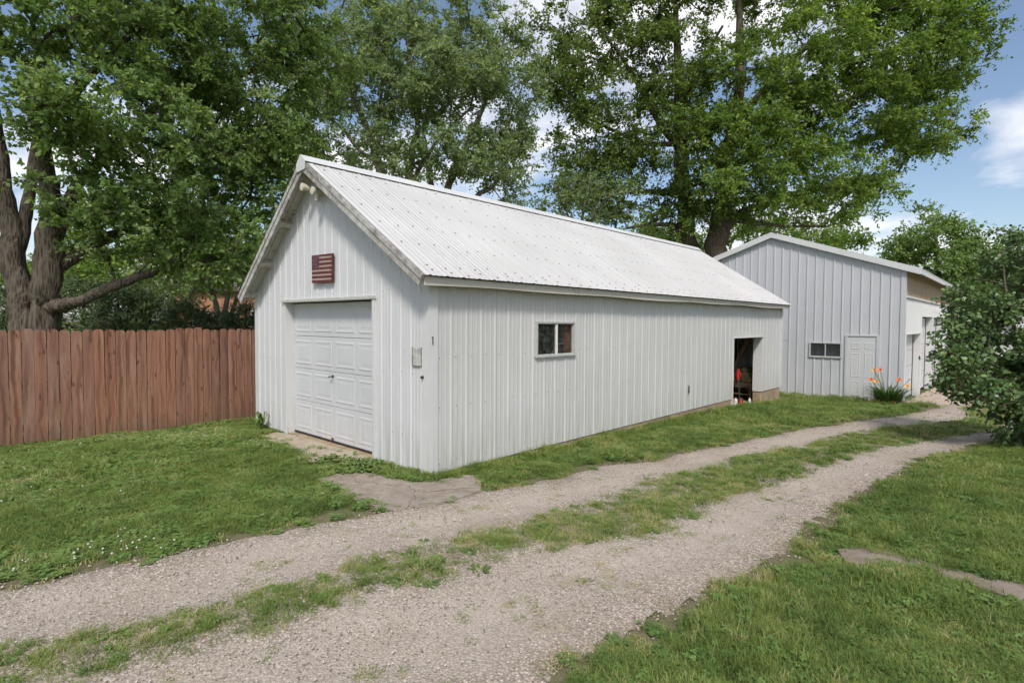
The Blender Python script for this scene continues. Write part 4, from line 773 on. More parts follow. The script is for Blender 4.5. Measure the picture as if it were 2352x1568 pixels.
# flood light under the gable peak
t = empty('flood_light', (-2.42, -.03, 3.66), 0, 'ivory twin head flood light under the gable peak', 'light')
mb = MB(); mb.tube([(0, .02, 0), (0, -.035, 0)], [.065, .06], 14); mb.build('base', M['beige'], t)
mb = MB(); mb.tube([(.0, -.05, -.02), (.0, -.05, -.10), (.0, -.06, -.15)], [.035, .04, .03], 10); mb.tube([(0, -.03, 0), (0, -.06, -.03)], .02, 8); mb.build('motion_sensor', M['beige'], t)
for sgn, dz in ((-1, .05), (1, -.05)):
    mb = MB(); a = Vector((.03*sgn, -.04, 0)); b = Vector((.12*sgn, -.08, dz*.6)); c = Vector((.15*sgn, -.20, dz))
    mb.tube([a, b], .016, 8); mb.tube([b+Vector((0, .03, 0)), b, (b+c)/2, c, c+Vector((0, -.012, 0))], [.02, .036, .042, .056, .058], 14, True); h = mb.build('lamp_head', M['beige'], t)
    mb = MB(); mb.tube([c+Vector((0, -.0125, 0)), c+Vector((0, -.016, 0))], [.05, .046], 14); mb.build('lens', M['beige'], h)
# number 1 on the corner trim
mb = MB(); n0 = [(0, 0), (.012, 0), (.012, .10), (.004, .10), (-.012, .086), (-.012, .076), (0, .083)]
mb.prism([(a*1.2, b) for a, b in n0], 0, .002); mb.xf(Matrix(((0, 0, 1, 0), (1, 0, 0, 0), (0, 1, 0, 0), (0, 0, 0, 1))))
o = mb.build('house_number', M['black'], None, (.0245, .03, 1.525)); tag(o, 'small black numeral 1 on the white corner trim', 'number')
# weathered plate
t = empty('metal_plate', (-.195, -.022, 1.38), 0, 'weathered grey metal plate with four screws near the garage corner', 'plate')
mb = MB(); mb.box(-.085, .085, -.004, .002, -.105, .105); mb.build('plate', M['stainplate'], t, bevel=.002)
for sx_, sz_ in ((-1, -1), (-1, 1), (1, -1), (1, 1)):
    mb = MB(); mb.tube([(sx_*.085, .0, sz_*.105), (sx_*.085, -.008, sz_*.105)], [.011, .007], 7); mb.build('screw', M['rust'], t)
for sx_ in (-1, 1):
    mb = MB(); mb.box(sx_*.085-.006, sx_*.085+.006, -.008, .001, -.095, .095); mb.build('edge_strip', plain('dark stained strip', (.22, .2, .18), .7, .2, .5, 30), t)
# ---- things inside the doorway
bz = -.335
t = empty('workbench', (-.85, 12.0, bz), 0, 'dark wooden bench at the back of the open garage doorway', 'bench')
mb = MB(); mb.box(-.5, .42, -.35, .5, .44, .49); mb.build('top', M['lumber'], t, bevel=.004)
mb = MB(); mb.box(-.46, .38, -.3, .45, .14, .17); mb.build('shelf', M['lumber'], t)
mb = MB(); mb.box(-.5, .42, -.345, -.32, .34, .435); mb.build('apron', M['lumber'], t)
for a in (-.46, .32):
    for b in (-.31, .4):
        mb = MB(); mb.box(a, a+.07, b, b+.07, 0, .44); mb.build('leg', M['lumber'], t)
rows = (('bottom', ('leftmost', 'second from left', 'middle', 'second from right', 'rightmost'), 0), ('middle', ('leftmost', 'second from left', 'second from right', 'rightmost'), .5), ('top', ('leftmost', 'middle', 'rightmost'), 1))
for ri, (rn, names, sh_) in enumerate(rows):
    for k, w_ in enumerate(names):
        rr = .072+.008*math.sin(k*2.3+ri*1.7); xk = -1.12+.15*(k+sh_); zk = bz+.49+.074+.128*ri
        a = Vector((xk, 11.68+.03*math.sin(k*3+ri), zk)); b = Vector((xk+.01*math.sin(k), 12.12, zk))
        mb = MB(); mb.tube([a, a.lerp(b, .5)+Vector((.004, 0, 0)), b], [rr, rr*1.04, rr*.96], 11)
        o = mb.build('firewood_log', M['cutwood']); tag(o, w_+' log in the '+rn+' row of firewood stacked in the doorway', 'log', 'firewood stacked on the bench')
t = empty('string_trimmer', (-.42, 10.72, bz), 0, 'red handled string trimmer leaning inside the dark doorway', 'trimmer')
mb = MB(); mb.tube([(0.02, .0, .06), (-.13, .22, .68)], .014, 8); mb.build('shaft', M['black'], t)
mb = MB(); mb.tube([(-.13, .22, .62), (-.135, .23, .70), (-.15, .26, .82), (-.15, .27, .90)], [.03, .05, .06, .03], 10); mb.tube([(-.11, .2, .7), (-.05, .2, .76), (-.08, .23, .82)], .016, 6); mb.build('motor_housing', M['redplastic'], t)
mb = MB(); mb.tube([(.02, .0, .09), (.02, .0, .02)], [.05, .075], 10); mb.build('cutting_head', M['black'], t)
mb = MB(); mb.tube([(.02, -.1, .12), (.02, .0, .1), (.02, .1, .12)], [.01, .09, .01], 8); mb.build('guard', M['black'], t)
def bottle(loc, mat, capm, rr, h, label):
    rr *= .72; h *= .72
    t = empty('bottle', loc, 0, label, 'bottle')
    mb = MB(); mb.tube([(0, 0, 0), (0, 0, .01), (0, 0, h*.65), (0, 0, h*.8), (0, 0, h*.9)], [rr*.9, rr, rr, rr*.45, rr*.35], 12); mb.build('body', mat, t, smooth=False)
    mb = MB(); mb.tube([(0, 0, h*.9), (0, 0, h)], rr*.42, 10); mb.build('cap', capm, t)
bottle((-.40, 10.42, bz), M['whiteplastic'], M['redplastic'], .065, .30, 'white plastic bottle nearest the left doorway jamb')
bottle((-.30, 10.50, bz), M['redplastic'], M['black'], .055, .26, 'red plastic bottle between white ones on the doorway floor')
bottle((-.12, 10.62, bz), M['whiteplastic'], M['black'], .05, .32, 'tall white bottle near the right side of the doorway')
bottle((-.38, 10.25, bz), M['beige'], M['black'], .06, .16, 'short ivory jar at the left doorway corner')
bottle((-.19, 10.45, bz), M['cream'], M['black'], .055, .14, 'short cream jar in the middle of the doorway floor')
# things behind the side window
o = MB(); o.box(-.02, .02, -.07, .07, -.6, .6); o = o.build('orange_board', M['orange'], None, (-.07, 2.74, 1.45)); o.rotation_euler[0] = R(3); tag(o, 'upright orange board seen through the garage side window', 'board')
mb = MB(); mb.tube([(-.09, 2.36, 1.30), (-.09, 2.5, 1.47), (-.09, 2.85, 1.49)], .011, 8); tag(mb.build('bent_pipe', M['alu']), 'bent pale metal pipe seen through the garage side window', 'pipe')

# ================================================================== GREY BARN
BX0, BX1, BY, BY1, BZ = -5.32, 2.39, 16.3, 30.6, -.62
PX, PZ = -1.47, 4.90
def barn_z(x): return PZ-abs(x-PX)*.352
barn = empty('barn', (0, 0, 0), 0, 'pale grey steel barn with low gable beyond the garage', 'barn')
PDX0, PDX1, PDZ = .90, 1.68, 1.40
BWX0, BWX1, BWZ0, BWZ1 = -.19, .72, .72, 1.16
def bspans(x):
    t = barn_z(x)-.06
    if PDX0-.05 < x < PDX1+.05: return [(PDZ+.04, 2.5), (2.5, t)]
    if BWX0 < x < BWX1: return [(BZ, BWZ0), (BWZ1, t)]
    return [(BZ, 1.0), (1.0, t)]
bxs = [BX0+.05]+[BX1-.1-1.048*k for k in range(7, 0, -1)]+[BX1-.1]
for i, (a, b) in enumerate(zip(bxs, bxs[1:])):
    siding('wall_panel', a, b, bspans, lambda x, z, h, i=i: (x, BY-h-.0015*(i % 2), z), M['barn'], barn, off=BX1-.1, pitch=.262, h=.026, minor=0, bw=.05, tw=.026, breaks=(PDX0-.05, PDX1+.05, BWX0, BWX1, PX))
mb = MB(); mb.box(BX1-.115, BX1+.012, BY-.032, BY+.0, BZ-.05, barn_z(BX1)-.05); mb.box(BX1-.0, BX1+.012, BY+.001, BY+.12, BZ-.05, barn_z(BX1)-.1); mb.build('corner_trim', M['barn'], barn)
mb = MB(); mb.box(BX0-.012, BX0+.115, BY-.03, BY+.12, BZ-.05, barn_z(BX0)-.05); mb.build('corner_trim', M['barn'], barn)
# right side wall
SD = [(16.62, 19.55, 1.47), (19.95, 22.75, 2.06), (23.3, 26.1, 2.06)]
def rspans(y):
    for a, b, t in SD:
        if a < y < b: return [(t, 2.60)]
    return [(BZ-.15, 2.60)]
yb = [BY+.12, 18.2, 20.2, 22.2, 24.2, 26.2, 28.2, BY1]
for i, (a, b) in enumerate(zip(yb, yb[1:])):
    siding('wall_panel', a, b, rspans, lambda y, z, h, i=i: (BX1+h+.0015*(i % 2), y, z), M['barnw'], barn, off=0, pitch=.262, h=.02, minor=0, breaks=[q for s in SD for q in s[:2]])
for i, (a, b) in enumerate(zip(yb, yb[1:])):
    siding('skylight_panel', a, b, lambda y: [(2.66, 3.47)], lambda y, z, h: (BX1+h, y, z), M['tan'], barn, off=0, pitch=.16, h=.035, minor=0, bw=.11, tw=.05)
mb = MB(); mb.box(BX1-.02, BX1+.055, BY+.1, BY1, 2.60, 2.655); mb.build('panel_flashing', M['barnw'], barn)
for a, b, t in SD:
    lw = .19
    for k in range(4):
        z0 = BZ-.02+k*(t-BZ)/4; mb = MB(); mb.box(BX1-lw-.05, BX1-lw, a, b, z0, z0+(t-BZ)/4-.012); mb.build('door_section', M['barnw'], barn, bevel=.006)
    mb = MB(); mb.box(BX1-lw, BX1+.012, b, b+.012, BZ-.1, t); mb.box(BX1-lw, BX1+.012, a-.012, a, BZ-.1, t); mb.box(BX1-lw, BX1+.03, a, b, t, t+.02); mb.build('door_reveal', M['trim'], barn)
    mb = MB(); mb.box(BX1-lw, BX1-lw+.02, b-.03, b, BZ-.1, t); mb.build('dark_edge', M['black'], barn)  # black strip down the far edge of the recessed door leaf
    mb = MB(); mb.box(BX1+.012, BX1+.034, b+.0, b+.07, BZ-.08, t+.06); mb.build('door_casing', M['trim'], barn)
# back and left walls
mb = MB(); mb.v = [(BX0, BY1, BZ-.3), (BX1, BY1, BZ-.3), (BX1, BY1, barn_z(BX1)-.05), (PX, BY1, PZ-.05), (BX0, BY1, barn_z(BX0)-.05)]; mb.f = [(0, 1, 2, 3, 4)]; mb.build('back_wall', M['barn'], barn)
mb = MB(); mb.quad((BX0, BY, BZ-.3), (BX0, BY1, BZ-.3), (BX0, BY1, barn_z(BX0)-.05), (BX0, BY, barn_z(BX0)-.05)); mb.build('left_wall', M['barn'], barn)
# roof sheets, rake trims, eave
bcap = math.hypot(1, .352)
ov = .36
for sgn in (1, -1):
    ex = (BX1+ov) if sgn > 0 else (BX0-.3)
    y = BY-.12; k = 0
    while y < BY1+.3:
        b = min(y+2.0, BY1+.35)
        siding('roof_panel', y, b, lambda yy_: [(0, 1)], lambda yy_, t_, h, ex=ex: (PX+(ex-PX)*t_, yy_, barn_z(PX+(ex-PX)*t_)+.02+h), M['roof'], barn, off=0, pitch=.262, h=.022, minor=0); y += 2.0
    mb = MB(); n = 0
    for y_ in (BY-.14, BY-.005):
        for x_, dz in ((PX, -.15), (ex, -.15), (ex, .04), (PX, .04)): mb.v.append((x_, y_, barn_z(x_)+dz))
    mb.f = [(3,2,1,0), (4,5,6,7), (0,1,5,4), (1,2,6,5), (2,3,7,6), (3,0,4,7)]; mb.build('rake_trim', M['trim'], barn)
mb = MB(); ex = BX1+ov; z_ = barn_z(ex); mb.box(ex-.02, ex+.012, BY-.10, BY1+.3, z_-.13, z_-.005); mb.build('eave_fascia', M['trim'], barn)
mb = MB(); mb.quad((BX1-.02, BY-.1, z_+.075), (ex-.02, BY-.1, z_-.105), (ex-.02, BY1+.3, z_-.105), (BX1-.02, BY1+.3, z_+.075)); mb.build('soffit', M['trim'], barn)
mb = MB(); mb.v = [(PX-.2, BY-.16, barn_z(PX-.2)+.05), (PX, BY-.16, PZ+.065), (PX+.2, BY-.16, barn_z(PX+.2)+.05), (PX-.2, BY1+.3, barn_z(PX-.2)+.05), (PX, BY1+.3, PZ+.065), (PX+.2, BY1+.3, barn_z(PX+.2)+.05)]; mb.f = [(0, 1, 4, 3), (1, 2, 5, 4)]; mb.build('ridge_cap', M['trim'], barn)
# entry door
mb = MB(); mb.box(PDX0, PDX1, BY-.02, BY+.025, BZ+.0, PDZ); dd_ = mb.build('entry_door', M['bdoor'], barn, bevel=.004)
dwid = PDX1-PDX0; dhei = PDZ-BZ
for c in range(2):
    x_ = PDX0+.10+c*(dwid/2-.02)
    for zf, hf in ((.80, .10), (.36, .38), (.06, .24)):
        pp = ring_panel(.25, hf*dhei, .007); o = pp.build('panel', M['bdoor'], dd_, (x_, BY-.0205, BZ+zf*dhei), fixn=False)
mb = MB(); mb.box(PDX0-.07, PDX0, BY-.045, BY+.02, BZ-.02, PDZ+.05); mb.box(PDX1, PDX1+.07, BY-.045, BY+.02, BZ-.02, PDZ+.05); mb.box(PDX0, PDX1, BY-.045, BY+.02, PDZ, PDZ+.05); mb.build('door_casing', M['barn'], barn, bevel=.004)
# barn window
mb = MB()
mb.box(BWX0-.03, BWX0+.02, BY-.05, BY+.03, BWZ0-.03, BWZ1+.03); mb.box(BWX1-.02, BWX1+.03, BY-.05, BY+.03, BWZ0-.03, BWZ1+.03); mb.box(BWX0+.02, BWX1-.02, BY-.05, BY+.03, BWZ0-.04, BWZ0+.015); mb.box(BWX0+.02, BWX1-.02, BY-.05, BY+.03, BWZ1-.015, BWZ1+.03)
xm = (BWX0+BWX1)/2; mb.box(xm-.016, xm+.016, BY-.035, BY+.02, BWZ0+.015, BWZ1-.015); bw_ = mb.build('window', M['alu'], barn, bevel=.003)
for a, b in ((BWX0+.02, xm-.016), (xm+.016, BWX1-.02)):
    mb = MB(); mb.box(a, b, BY-.012, BY-.008, BWZ0+.015, BWZ1-.015); mb.build('pane', M['glass'], bw_)
mb = MB()
for k in range(16):
    x_ = BWX0+k*.06; mb.box(x_, x_+.05, BY+.12+.02*(k % 2), BY+.14+.02*(k % 2), BWZ0-.1, BWZ1+.1)
mb.build('curtain', plain('dim grey curtain', (.16, .15, .15), .9), bw_)
screw_pts = []

# ================================================================== FENCE
fen = empty('wooden_fence', (-6.06, -1.4, 0), 0, 'reddish brown wooden privacy fence left of the garage', 'fence')
pt = .148; y = -6.0; k = 0; FX = -6.06
while y < 1.6:
    h = 1.80+random.uniform(-.012, .012)+(.035 if -.92 < y < -.46 else 0)+(.015 if y < -2.3 else 0)
    w_ = .138+random.uniform(-.006, .004); ear = .034; th = .017
    zb = gz(FX, y)+.04+random.uniform(-.02, .015); zt = -.17+h
    bow = random.uniform(-.004, .004)
    poly = [(-w_/2, zb), (w_/2, zb), (w_/2, zt-ear*1.3), (w_/2-ear*.45, zt-ear*.35), (w_/2-ear*1.1, zt), (-w_/2+ear*1.1, zt), (-w_/2+ear*.45, zt-ear*.35), (-w_/2, zt-ear*1.3)]
    mb = MB(); n = len(poly)
    mb.v = [(th, p[0], p[1]) for p in poly]+[(0, p[0], p[1]) for p in poly]
    mb.f = [tuple(range(n)), tuple(reversed(range(n, 2*n)))]+[(i, n+i, n+(i+1) % n, (i+1) % n) for i in range(n)]
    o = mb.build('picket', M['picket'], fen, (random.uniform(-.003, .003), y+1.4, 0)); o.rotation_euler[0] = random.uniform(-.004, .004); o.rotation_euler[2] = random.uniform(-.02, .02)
    y += pt+random.uniform(-.002, .004)
for z_ in (.15, .8, 1.4):
    mb = MB(); mb.box(-.045, -.005, -4.7, 3.0, z_-.045, z_+.045); mb.build('rail', M['rail'], fen)
for y_ in (-4.5, -2.9, -.7, 1.7):
    mb = MB(); mb.box(-.14, -.05, y_-.045, y_+.045, -.5, 1.6); mb.build('post', M['rail'], fen)

# ================================================================== FAR HOUSES
def house(name, label, cat, loc, rz, wd, dp, h, rh, wallm, roofm, wins):
    t = empty(name, loc, rz, label, cat)
    mb = MB(); mb.box(-wd/2, wd/2, -dp/2, dp/2, -1, h); mb.build('wall', wallm, t)
    mb = MB(); o_ = .4; mb.v = [(-wd/2-o_, -dp/2-o_, h-.1), (wd/2+o_, -dp/2-o_, h-.1), (wd/2+o_, 0, h+rh), (-wd/2-o_, 0, h+rh), (-wd/2-o_, dp/2+o_, h-.1), (wd/2+o_, dp/2+o_, h-.1)]
    mb.f = [(0, 1, 2, 3), (3, 2, 5, 4), (0, 3, 4), (1, 5, 2)]; mb.build('roof', roofm, t)
    for x_, z_ in wins:
        mb = MB(); mb.box(x_-.5, x_+.5, -dp/2-.05, -dp/2-.01, z_-.6, z_+.6); f_ = mb.build('window', M['trim'], t)
        mb = MB(); mb.box(x_-.42, x_+.42, -dp/2-.07, -dp/2-.055, z_-.52, z_+.52); mb.build('pane', M['glass'], f_)
    return t
brick = plain('orange brick wall', (.42, .22, .14), .9, .1, .3, 3)
shing = plain('grey roof shingles', (.16, .13, .12), .9, .1, .3, 5)
house('brick_house', 'orange brick house glimpsed through stems above the fence', 'house', (-38.0, 13.2, -1.0), R(60), 8, 7, 4.9, 1.6, brick, shing, ((-2.4, 2.9), (1.2, 2.9)))
house('white_house', 'white sided house past the barn behind the lilac', 'house', (1.81, 55.62, -1.6), R(-8), 4.5, 4, 3.6, .9, M['barnw'], shing, ((-3, 2.5), (1, 2.5)))

# ================================================================== TREES
def tube_np(segs, k):
    """segs: array (n, 8) p0 r0 p1 r1 -> verts, quads"""
    p0, r0, p1, r1 = segs[:, 0:3], segs[:, 3], segs[:, 4:7], segs[:, 7]
    d = p1-p0; d /= np.linalg.norm(d, axis=1, keepdims=True)+1e-9
    ref = np.where(np.abs(d[:, 2:3]) > .9, np.array([[1., 0, 0]]), np.array([[0, 0, 1.]]))
    a = np.cross(d, ref); a /= np.linalg.norm(a, axis=1, keepdims=True)+1e-9; b = np.cross(d, a)
    th = np.arange(k)*2*np.pi/k
    ring = a[:, None, :]*np.cos(th)[None, :, None]+b[:, None, :]*np.sin(th)[None, :, None]
    V = np.concatenate([p0[:, None, :]-d[:, None, :]*r0[:, None, None]*.3+ring*r0[:, None, None], p1[:, None, :]+ring*r1[:, None, None]], 1).reshape(-1, 3)
    n = len(segs); base = (np.arange(n)*2*k)[:, None]; j = np.arange(k)[None, :]
    Fq = np.stack([base+j, base+k+j, base+k+(j+1) % k, base+(j+1) % k], -1).reshape(-1, 4)
    return V, Fq
def leaves(P, D, N, size, aspect, shape, rg):
    """P leaf bases, D axis directions, N normals, size per leaf"""
    D = D/(np.linalg.norm(D, axis=1, keepdims=True)+1e-9); S = np.cross(D, N); S /= np.linalg.norm(S, axis=1, keepdims=True)+1e-9; U = np.cross(S, D)
    s = size[:, None]; wd = s*aspect
    n = len(P)
    if shape == 'kite':
        V = np.stack([P, P+D*s*.45+S*wd*.5-U*wd*.12, P+D*s-U*s*.12, P+D*s*.45-S*wd*.5-U*wd*.12], 1)
        b = (np.arange(n)*4)[:, None]; Fq = np.concatenate([b+np.array([[0, 1, 2]]), b+np.array([[0, 2, 3]])], 1).reshape(-1, 3)
        return V.reshape(-1, 3), Fq, 2
    V = np.stack([P, P+D*s*.22+S*wd*.42-U*wd*.06, P+D*s*.58+S*wd*.45-U*wd*.13, P+D*s*1.0-U*s*.22, P+D*s*.58-S*wd*.45-U*wd*.13, P+D*s*.22-S*wd*.42-U*wd*.06, ], 1)
    b = (np.arange(n)*6)[:, None]
    Fq = np.concatenate([b+np.array([[0, 1, 2]]), b+np.array([[0, 2, 3]]), b+np.array([[0, 3, 4]]), b+np.array([[0, 4, 5]])], 1).reshape(-1, 3)
    return V.reshape(-1, 3), Fq, 4
def limb(pts, k, rg):
    n = len(pts); V = np.zeros((n, k, 3)); ref = np.array([.93, .31, .17]); th = np.arange(k)*2*np.pi/k; ph = rg.random(3)*6.28
    for i in range(n):
        d = pts[min(i+1, n-1), :3]-pts[max(i-1, 0), :3]; d /= np.linalg.norm(d)+1e-9
        a = ref-d*ref.dot(d); a /= np.linalg.norm(a)+1e-9; ref = a; b = np.cross(d, a)
        rr = pts[i, 3]*(1+.07*np.sin(3*th+ph[0]+i*.25)+.05*np.sin(5*th+ph[1]-i*.4)+rg.normal(size=k)*.02)
        V[i] = pts[i, :3]+(a[None]*np.cos(th)[:, None]+b[None]*np.sin(th)[:, None])*rr[:, None]
    idx = np.arange(n*k).reshape(n, k); nx_ = np.roll(idx, -1, 1)
    F = np.stack([idx[:-1], nx_[:-1], nx_[1:], idx[1:]], -1).reshape(-1, 4)
    return V.reshape(-1, 3), F
def rnd_dir(rg, n):
    q = rg.normal(size=(n, 3)); return q/np.linalg.norm(q, axis=1, keepdims=True)
def sample_clumps(clumps, n, rg, sub_n=9, sub_r=.75):
    wts = np.array([(c[3]*c[4]*c[5])**.67*c[6] for c in clumps]); cnt = np.maximum(3, (wts/wts.sum()*n).astype(int)); out = []; outd = []
    lat = np.array([.735, .678, 0]); dpt = np.array([-.678, .735, 0])
    for c, k in zip(clumps, cnt):
        ns = max(2, int(round(k/sub_n))); d = rnd_dir(rg, ns); d[:, 2] += .1
        rr = rg.random(ns)**(1/2.6)*(1+rg.normal(size=ns)*.12)
        cc = d*rr[:, None]*np.array(c[3:6])[None, :]
        wch = rg.integers(0, ns, k); sr = sub_r*(.75+.5*rg.random(ns))
        e = rnd_dir(rg, k)*(rg.random(k)**.45)[:, None]*sr[wch][:, None]; e[:, 2] *= .55
        p = cc[wch]+e
        q = np.array(c[:3])[None, :]+p[:, 0:1]*lat+p[:, 1:2]*dpt+p[:, 2:3]*np.array([0, 0, 1.])
        ol = cc[wch]*.5+e*1.6; out.append(q); outd.append(ol[:, 0:1]*lat+ol[:, 1:2]*dpt+ol[:, 2:3]*np.array([0, 0, 1.]))
    return np.concatenate(out), np.concatenate(outd)
def make_tree(t, leafmat_, barkmat_):
    rg = np.random.default_rng(100+t['seed'])
    segs = []; nodes = []; nrad = []; stubes = []
    con = 'conifer' in t
    if con:
        x, y, z0, zt, rad = t['conifer']; z0 = gz(x, y)-.1
        stems = [[[x, y, z0+(zt-z0)*q+0, .13*(1-q)+.012] for q in (0, .3, .6, .85, 1.0)]]
        n = t['n']; hh = rg.random(n)**1.25*.97; a = rg.random(n)*2*np.pi
        prof = np.clip((1-hh), .0, 1)**.62*rad*(.72+.28*rg.random(n)); wob = 1+.18*np.sin(a*3+t['seed'])+.12*np.sin(a*5+2*t['seed']+hh*9)
        tips = np.stack([x+np.cos(a)*prof*wob, y+np.sin(a)*prof*wob, z0+.25+(zt-z0-.25)*hh], 1)
        outd = np.stack([np.cos(a), np.sin(a), .1+0*a], 1)
        base = (x, y, z0)
    else:
        stems = t['stems']; tips, outd = sample_clumps(t['clumps'], t['n'], rg, t.get('sub_n', 7), t.get('sub_r', .85))
        b = stems[0][0]; base = (b[0], b[1], gz(b[0], b[1]))
    for st in stems:
        st = np.array(st, float)
        if not con and t['name'] != 'lilac_bush':
            if st[0, 2] < 2.0 and st[0, 2] > -3 and st[0, 3] > .08: st[0, 2] = gz(st[0, 0], st[0, 1])-.25
        # resample smooth with Catmull-Rom and jitter
        pts = []
        for i in range(len(st)-1):
            a0, a1, a2, a3 = st[max(i-1, 0)], st[i], st[i+1], st[min(i+2, len(st)-1)]
            for q in np.linspace(0, 1, 5)[:-1]:
                pts.append(.5*((2*a1)+(-a0+a2)*q+(2*a0-5*a1+4*a2-a3)*q*q+(-a0+3*a1-3*a2+a3)*q**3))
        pts.append(st[-1]); pts = np.array(pts); pts[:, 3] = np.maximum(pts[:, 3], .004)
        pts[1:-1, :3] += rg.normal(size=(len(pts)-2, 3))*pts[1:-1, 3:4]*.12
        stubes.append(pts)
        for p_ in pts: nodes.append(p_[:3]); nrad.append(p_[3])
    nodes = list(nodes); nman = len(nodes)
    N = np.zeros((nman+len(tips)*9+10, 3)); N[:nman] = nodes; par = [-1]*nman; cnt = nman
    zmin = min(q[2] for q in nodes); lowcut = np.array([1.0 if (not con and nrad[i] > .3) else 0 for i in range(nman)])
    pen = np.zeros(len(N)); pen[:nman] = lowcut*1.2
    d0 = np.array([np.min(((N[:nman]-p)**2).sum(1)) for p in tips]); order = np.argsort(d0)
    tipnode = np.zeros(len(tips), int)
    sub = .35 if t['name'] == 'lilac_bush' else .8
    for ti in order:
        p = tips[ti]; dd = np.sqrt(((N[:cnt]-p)**2).sum(1))+pen[:cnt]+np.maximum(0, N[:cnt, 2]-p[2])*.5
        j = int(np.argmin(dd)); a = N[j]; dist = np.linalg.norm(p-a); k = int(min(8, max(1, round(dist/sub))))
        bend = rnd_dir(rg, 1)[0]*dist*.10+np.array([0, 0, dist*.10]); prev = j
        for s in range(1, k+1):
            q = s/k; N[cnt] = a+(p-a)*q+bend*math.sin(math.pi*q); pen[cnt] = .0; par.append(prev); prev = cnt; cnt += 1
        tipnode[ti] = prev
    load = np.zeros(cnt); load[tipnode] += 1
    for i in range(cnt-1, nman-1, -1): load[par[i]] += load[i]
    r0 = .0035 if t['name'] == 'lilac_bush' else .0075
    rad = r0*np.maximum(load, 1)**.46
    for i in range(nman, cnt):
        j = par[i]; rj = min(rad[j], rad[i]*1.35) if j >= nman else min(rad[i]*1.3, max(nrad[j], .004))
        segs.append(np.array([*N[j], rj, *N[i], rad[i]]))
    segs = np.array(segs).reshape(-1, 8)
    # leaf sprays
    n = len(tips); lp = t['lp']; is_l = t['name'] == 'lilac_bush'
    od = outd/(np.linalg.norm(outd, axis=1, keepdims=True)+1e-9)
    ntw = 6; pl = max(1, lp//ntw)
    size = t['ls']; tw_len = size*4.6 if not con else size*3.2
    if is_l: tw_len = size*3.6
    tv = np.repeat(np.arange(n), ntw)
    tdir = od[tv]*.75+rnd_dir(rg, n*ntw)*.85; tdir[:, 2] = tdir[:, 2]*.75+(.02 if con else .12); tdir /= np.linalg.norm(tdir, axis=1, keepdims=True)
    L_ = tw_len*(.55+.7*rg.random(n*ntw))
    tip_p = tips[tv]
    droop = -.30 if not con else -.12
    tend = tip_p+tdir*L_[:, None]; tend[:, 2] += droop*L_*.6
    tws = np.concatenate([tip_p, np.full((len(tv), 1), r0*.7), tend, np.full((len(tv), 1), r0*.25)], 1)
    if not con: segs = np.concatenate([segs, tws[::2] if not is_l else tws])
    lv = np.repeat(np.arange(n*ntw), pl); q = np.tile((np.arange(pl)+.5)/pl, n*ntw)+rg.uniform(-.06, .06, len(lv)); q = np.clip(q, 0, 1)**.8
    P = tip_p[lv]+tdir[lv]*(L_[lv]*q)[:, None]; P[:, 2] += droop*L_[lv]*.6*q*q
    P += rg.normal(size=P.shape)*size*.16
    side = rnd_dir(rg, len(lv)); D = tdir[lv]*.55+side*.85; D[:, 2] -= .28 if not con else .05
    Nn = rnd_dir(rg, len(lv))*.85+np.array([0, 0, .55])+od[tv][lv]*.45
    sz = size*(.45+.9*rg.random(len(lv))**1.3)
    asp = {'maple': .70, 'silver': .70, 'oak': .62, 'oakdark': .62, 'conifer': .20, 'lilac': .78}[t['leaf']]
    V, Fq, per = leaves(P, D, Nn, sz, asp, 'ovate' if is_l or t['seed'] == 1 and False else 'kite', rg)
    spray = rg.normal(size=n)*.19; outer = np.clip((np.linalg.norm(outd, axis=1)/np.percentile(np.linalg.norm(outd, axis=1), 85)), 0, 1)
    var = .42+spray[tv][lv]+rg.normal(size=len(lv))*.20+.14*(q-.5)
    var = np.clip(var, 0, 1); var = np.repeat(var, per)
    root = empty(t['name'], base, 0, t['label'], t['cat'], t.get('group'))
    off = np.array(base)
    for q_, pts in enumerate(stubes):
        V1, F1 = limb(pts, 18 if pts[0, 3] > .25 else (10 if pts[0, 3] > .06 else 6), rg)
        np_mesh('stem' if is_l else ('trunk' if (q_ == 0 or pts[0, 2]-base[2] < .5) else 'limb'), V1-off, F1, barkmat_, root, smooth=True)
    V2, F2 = tube_np(segs, 4)
    tag(np_mesh('twigs', V2-off, F2, barkmat_, root, smooth=True), kind='stuff')
    np_mesh('crown', V-off, Fq, leafmat_, root, {'var': ('FACE', var)})
    return root
for t in DATA['trees']: make_tree(t, LEAF[t['leaf']], BARK[t['leaf']])
b = DATA['bush']; b.update(name='lilac_bush', label='large dense lilac bush at the right edge of the drive', cat='bush', leaf='lilac', seed=50, n=1150, lp=28, ls=.068, sub_n=8, sub_r=.2)
make_tree(b, LEAF['lilac'], BARK['lilac'])

# ================================================================== DAYLILIES AND WEEDS
def strap_leaves(n, hmin, hmax, spread, rad, wid, rg, droop=1.0):
    V = []; Fq = []; var = []
    for i in range(n):
        a = rg.random()*6.283; b0 = rg.random()**.5*rad; h = rg.uniform(hmin, hmax); sp = rg.uniform(.4, 1)*spread; w_ = wid*rg.uniform(.7, 1.2)
        d = np.array([math.cos(a), math.sin(a), 0]); s = np.array([-math.sin(a), math.cos(a), 0]); p0 = d*b0; k = len(V); m_ = 6
        for j in range(m_+1):
            q = j/m_; p = p0+d*sp*q**1.3+np.array([0, 0, 1])*h*(1.9*q-1.0*droop*q**2.4)
            ww = w_*(1-q**2.2)*.5+.001
            V += [tuple(p-s*ww), tuple(p+s*ww)]
        for j in range(m_): Fq.append((k+2*j, k+2*j+1, k+2*j+3, k+2*j+2)); var.append(.35+.4*rg.random())
    return V, Fq, var
rg = np.random.default_rng(5)
lx, ly = 2.12, 15.72; lz = gz(lx, ly)
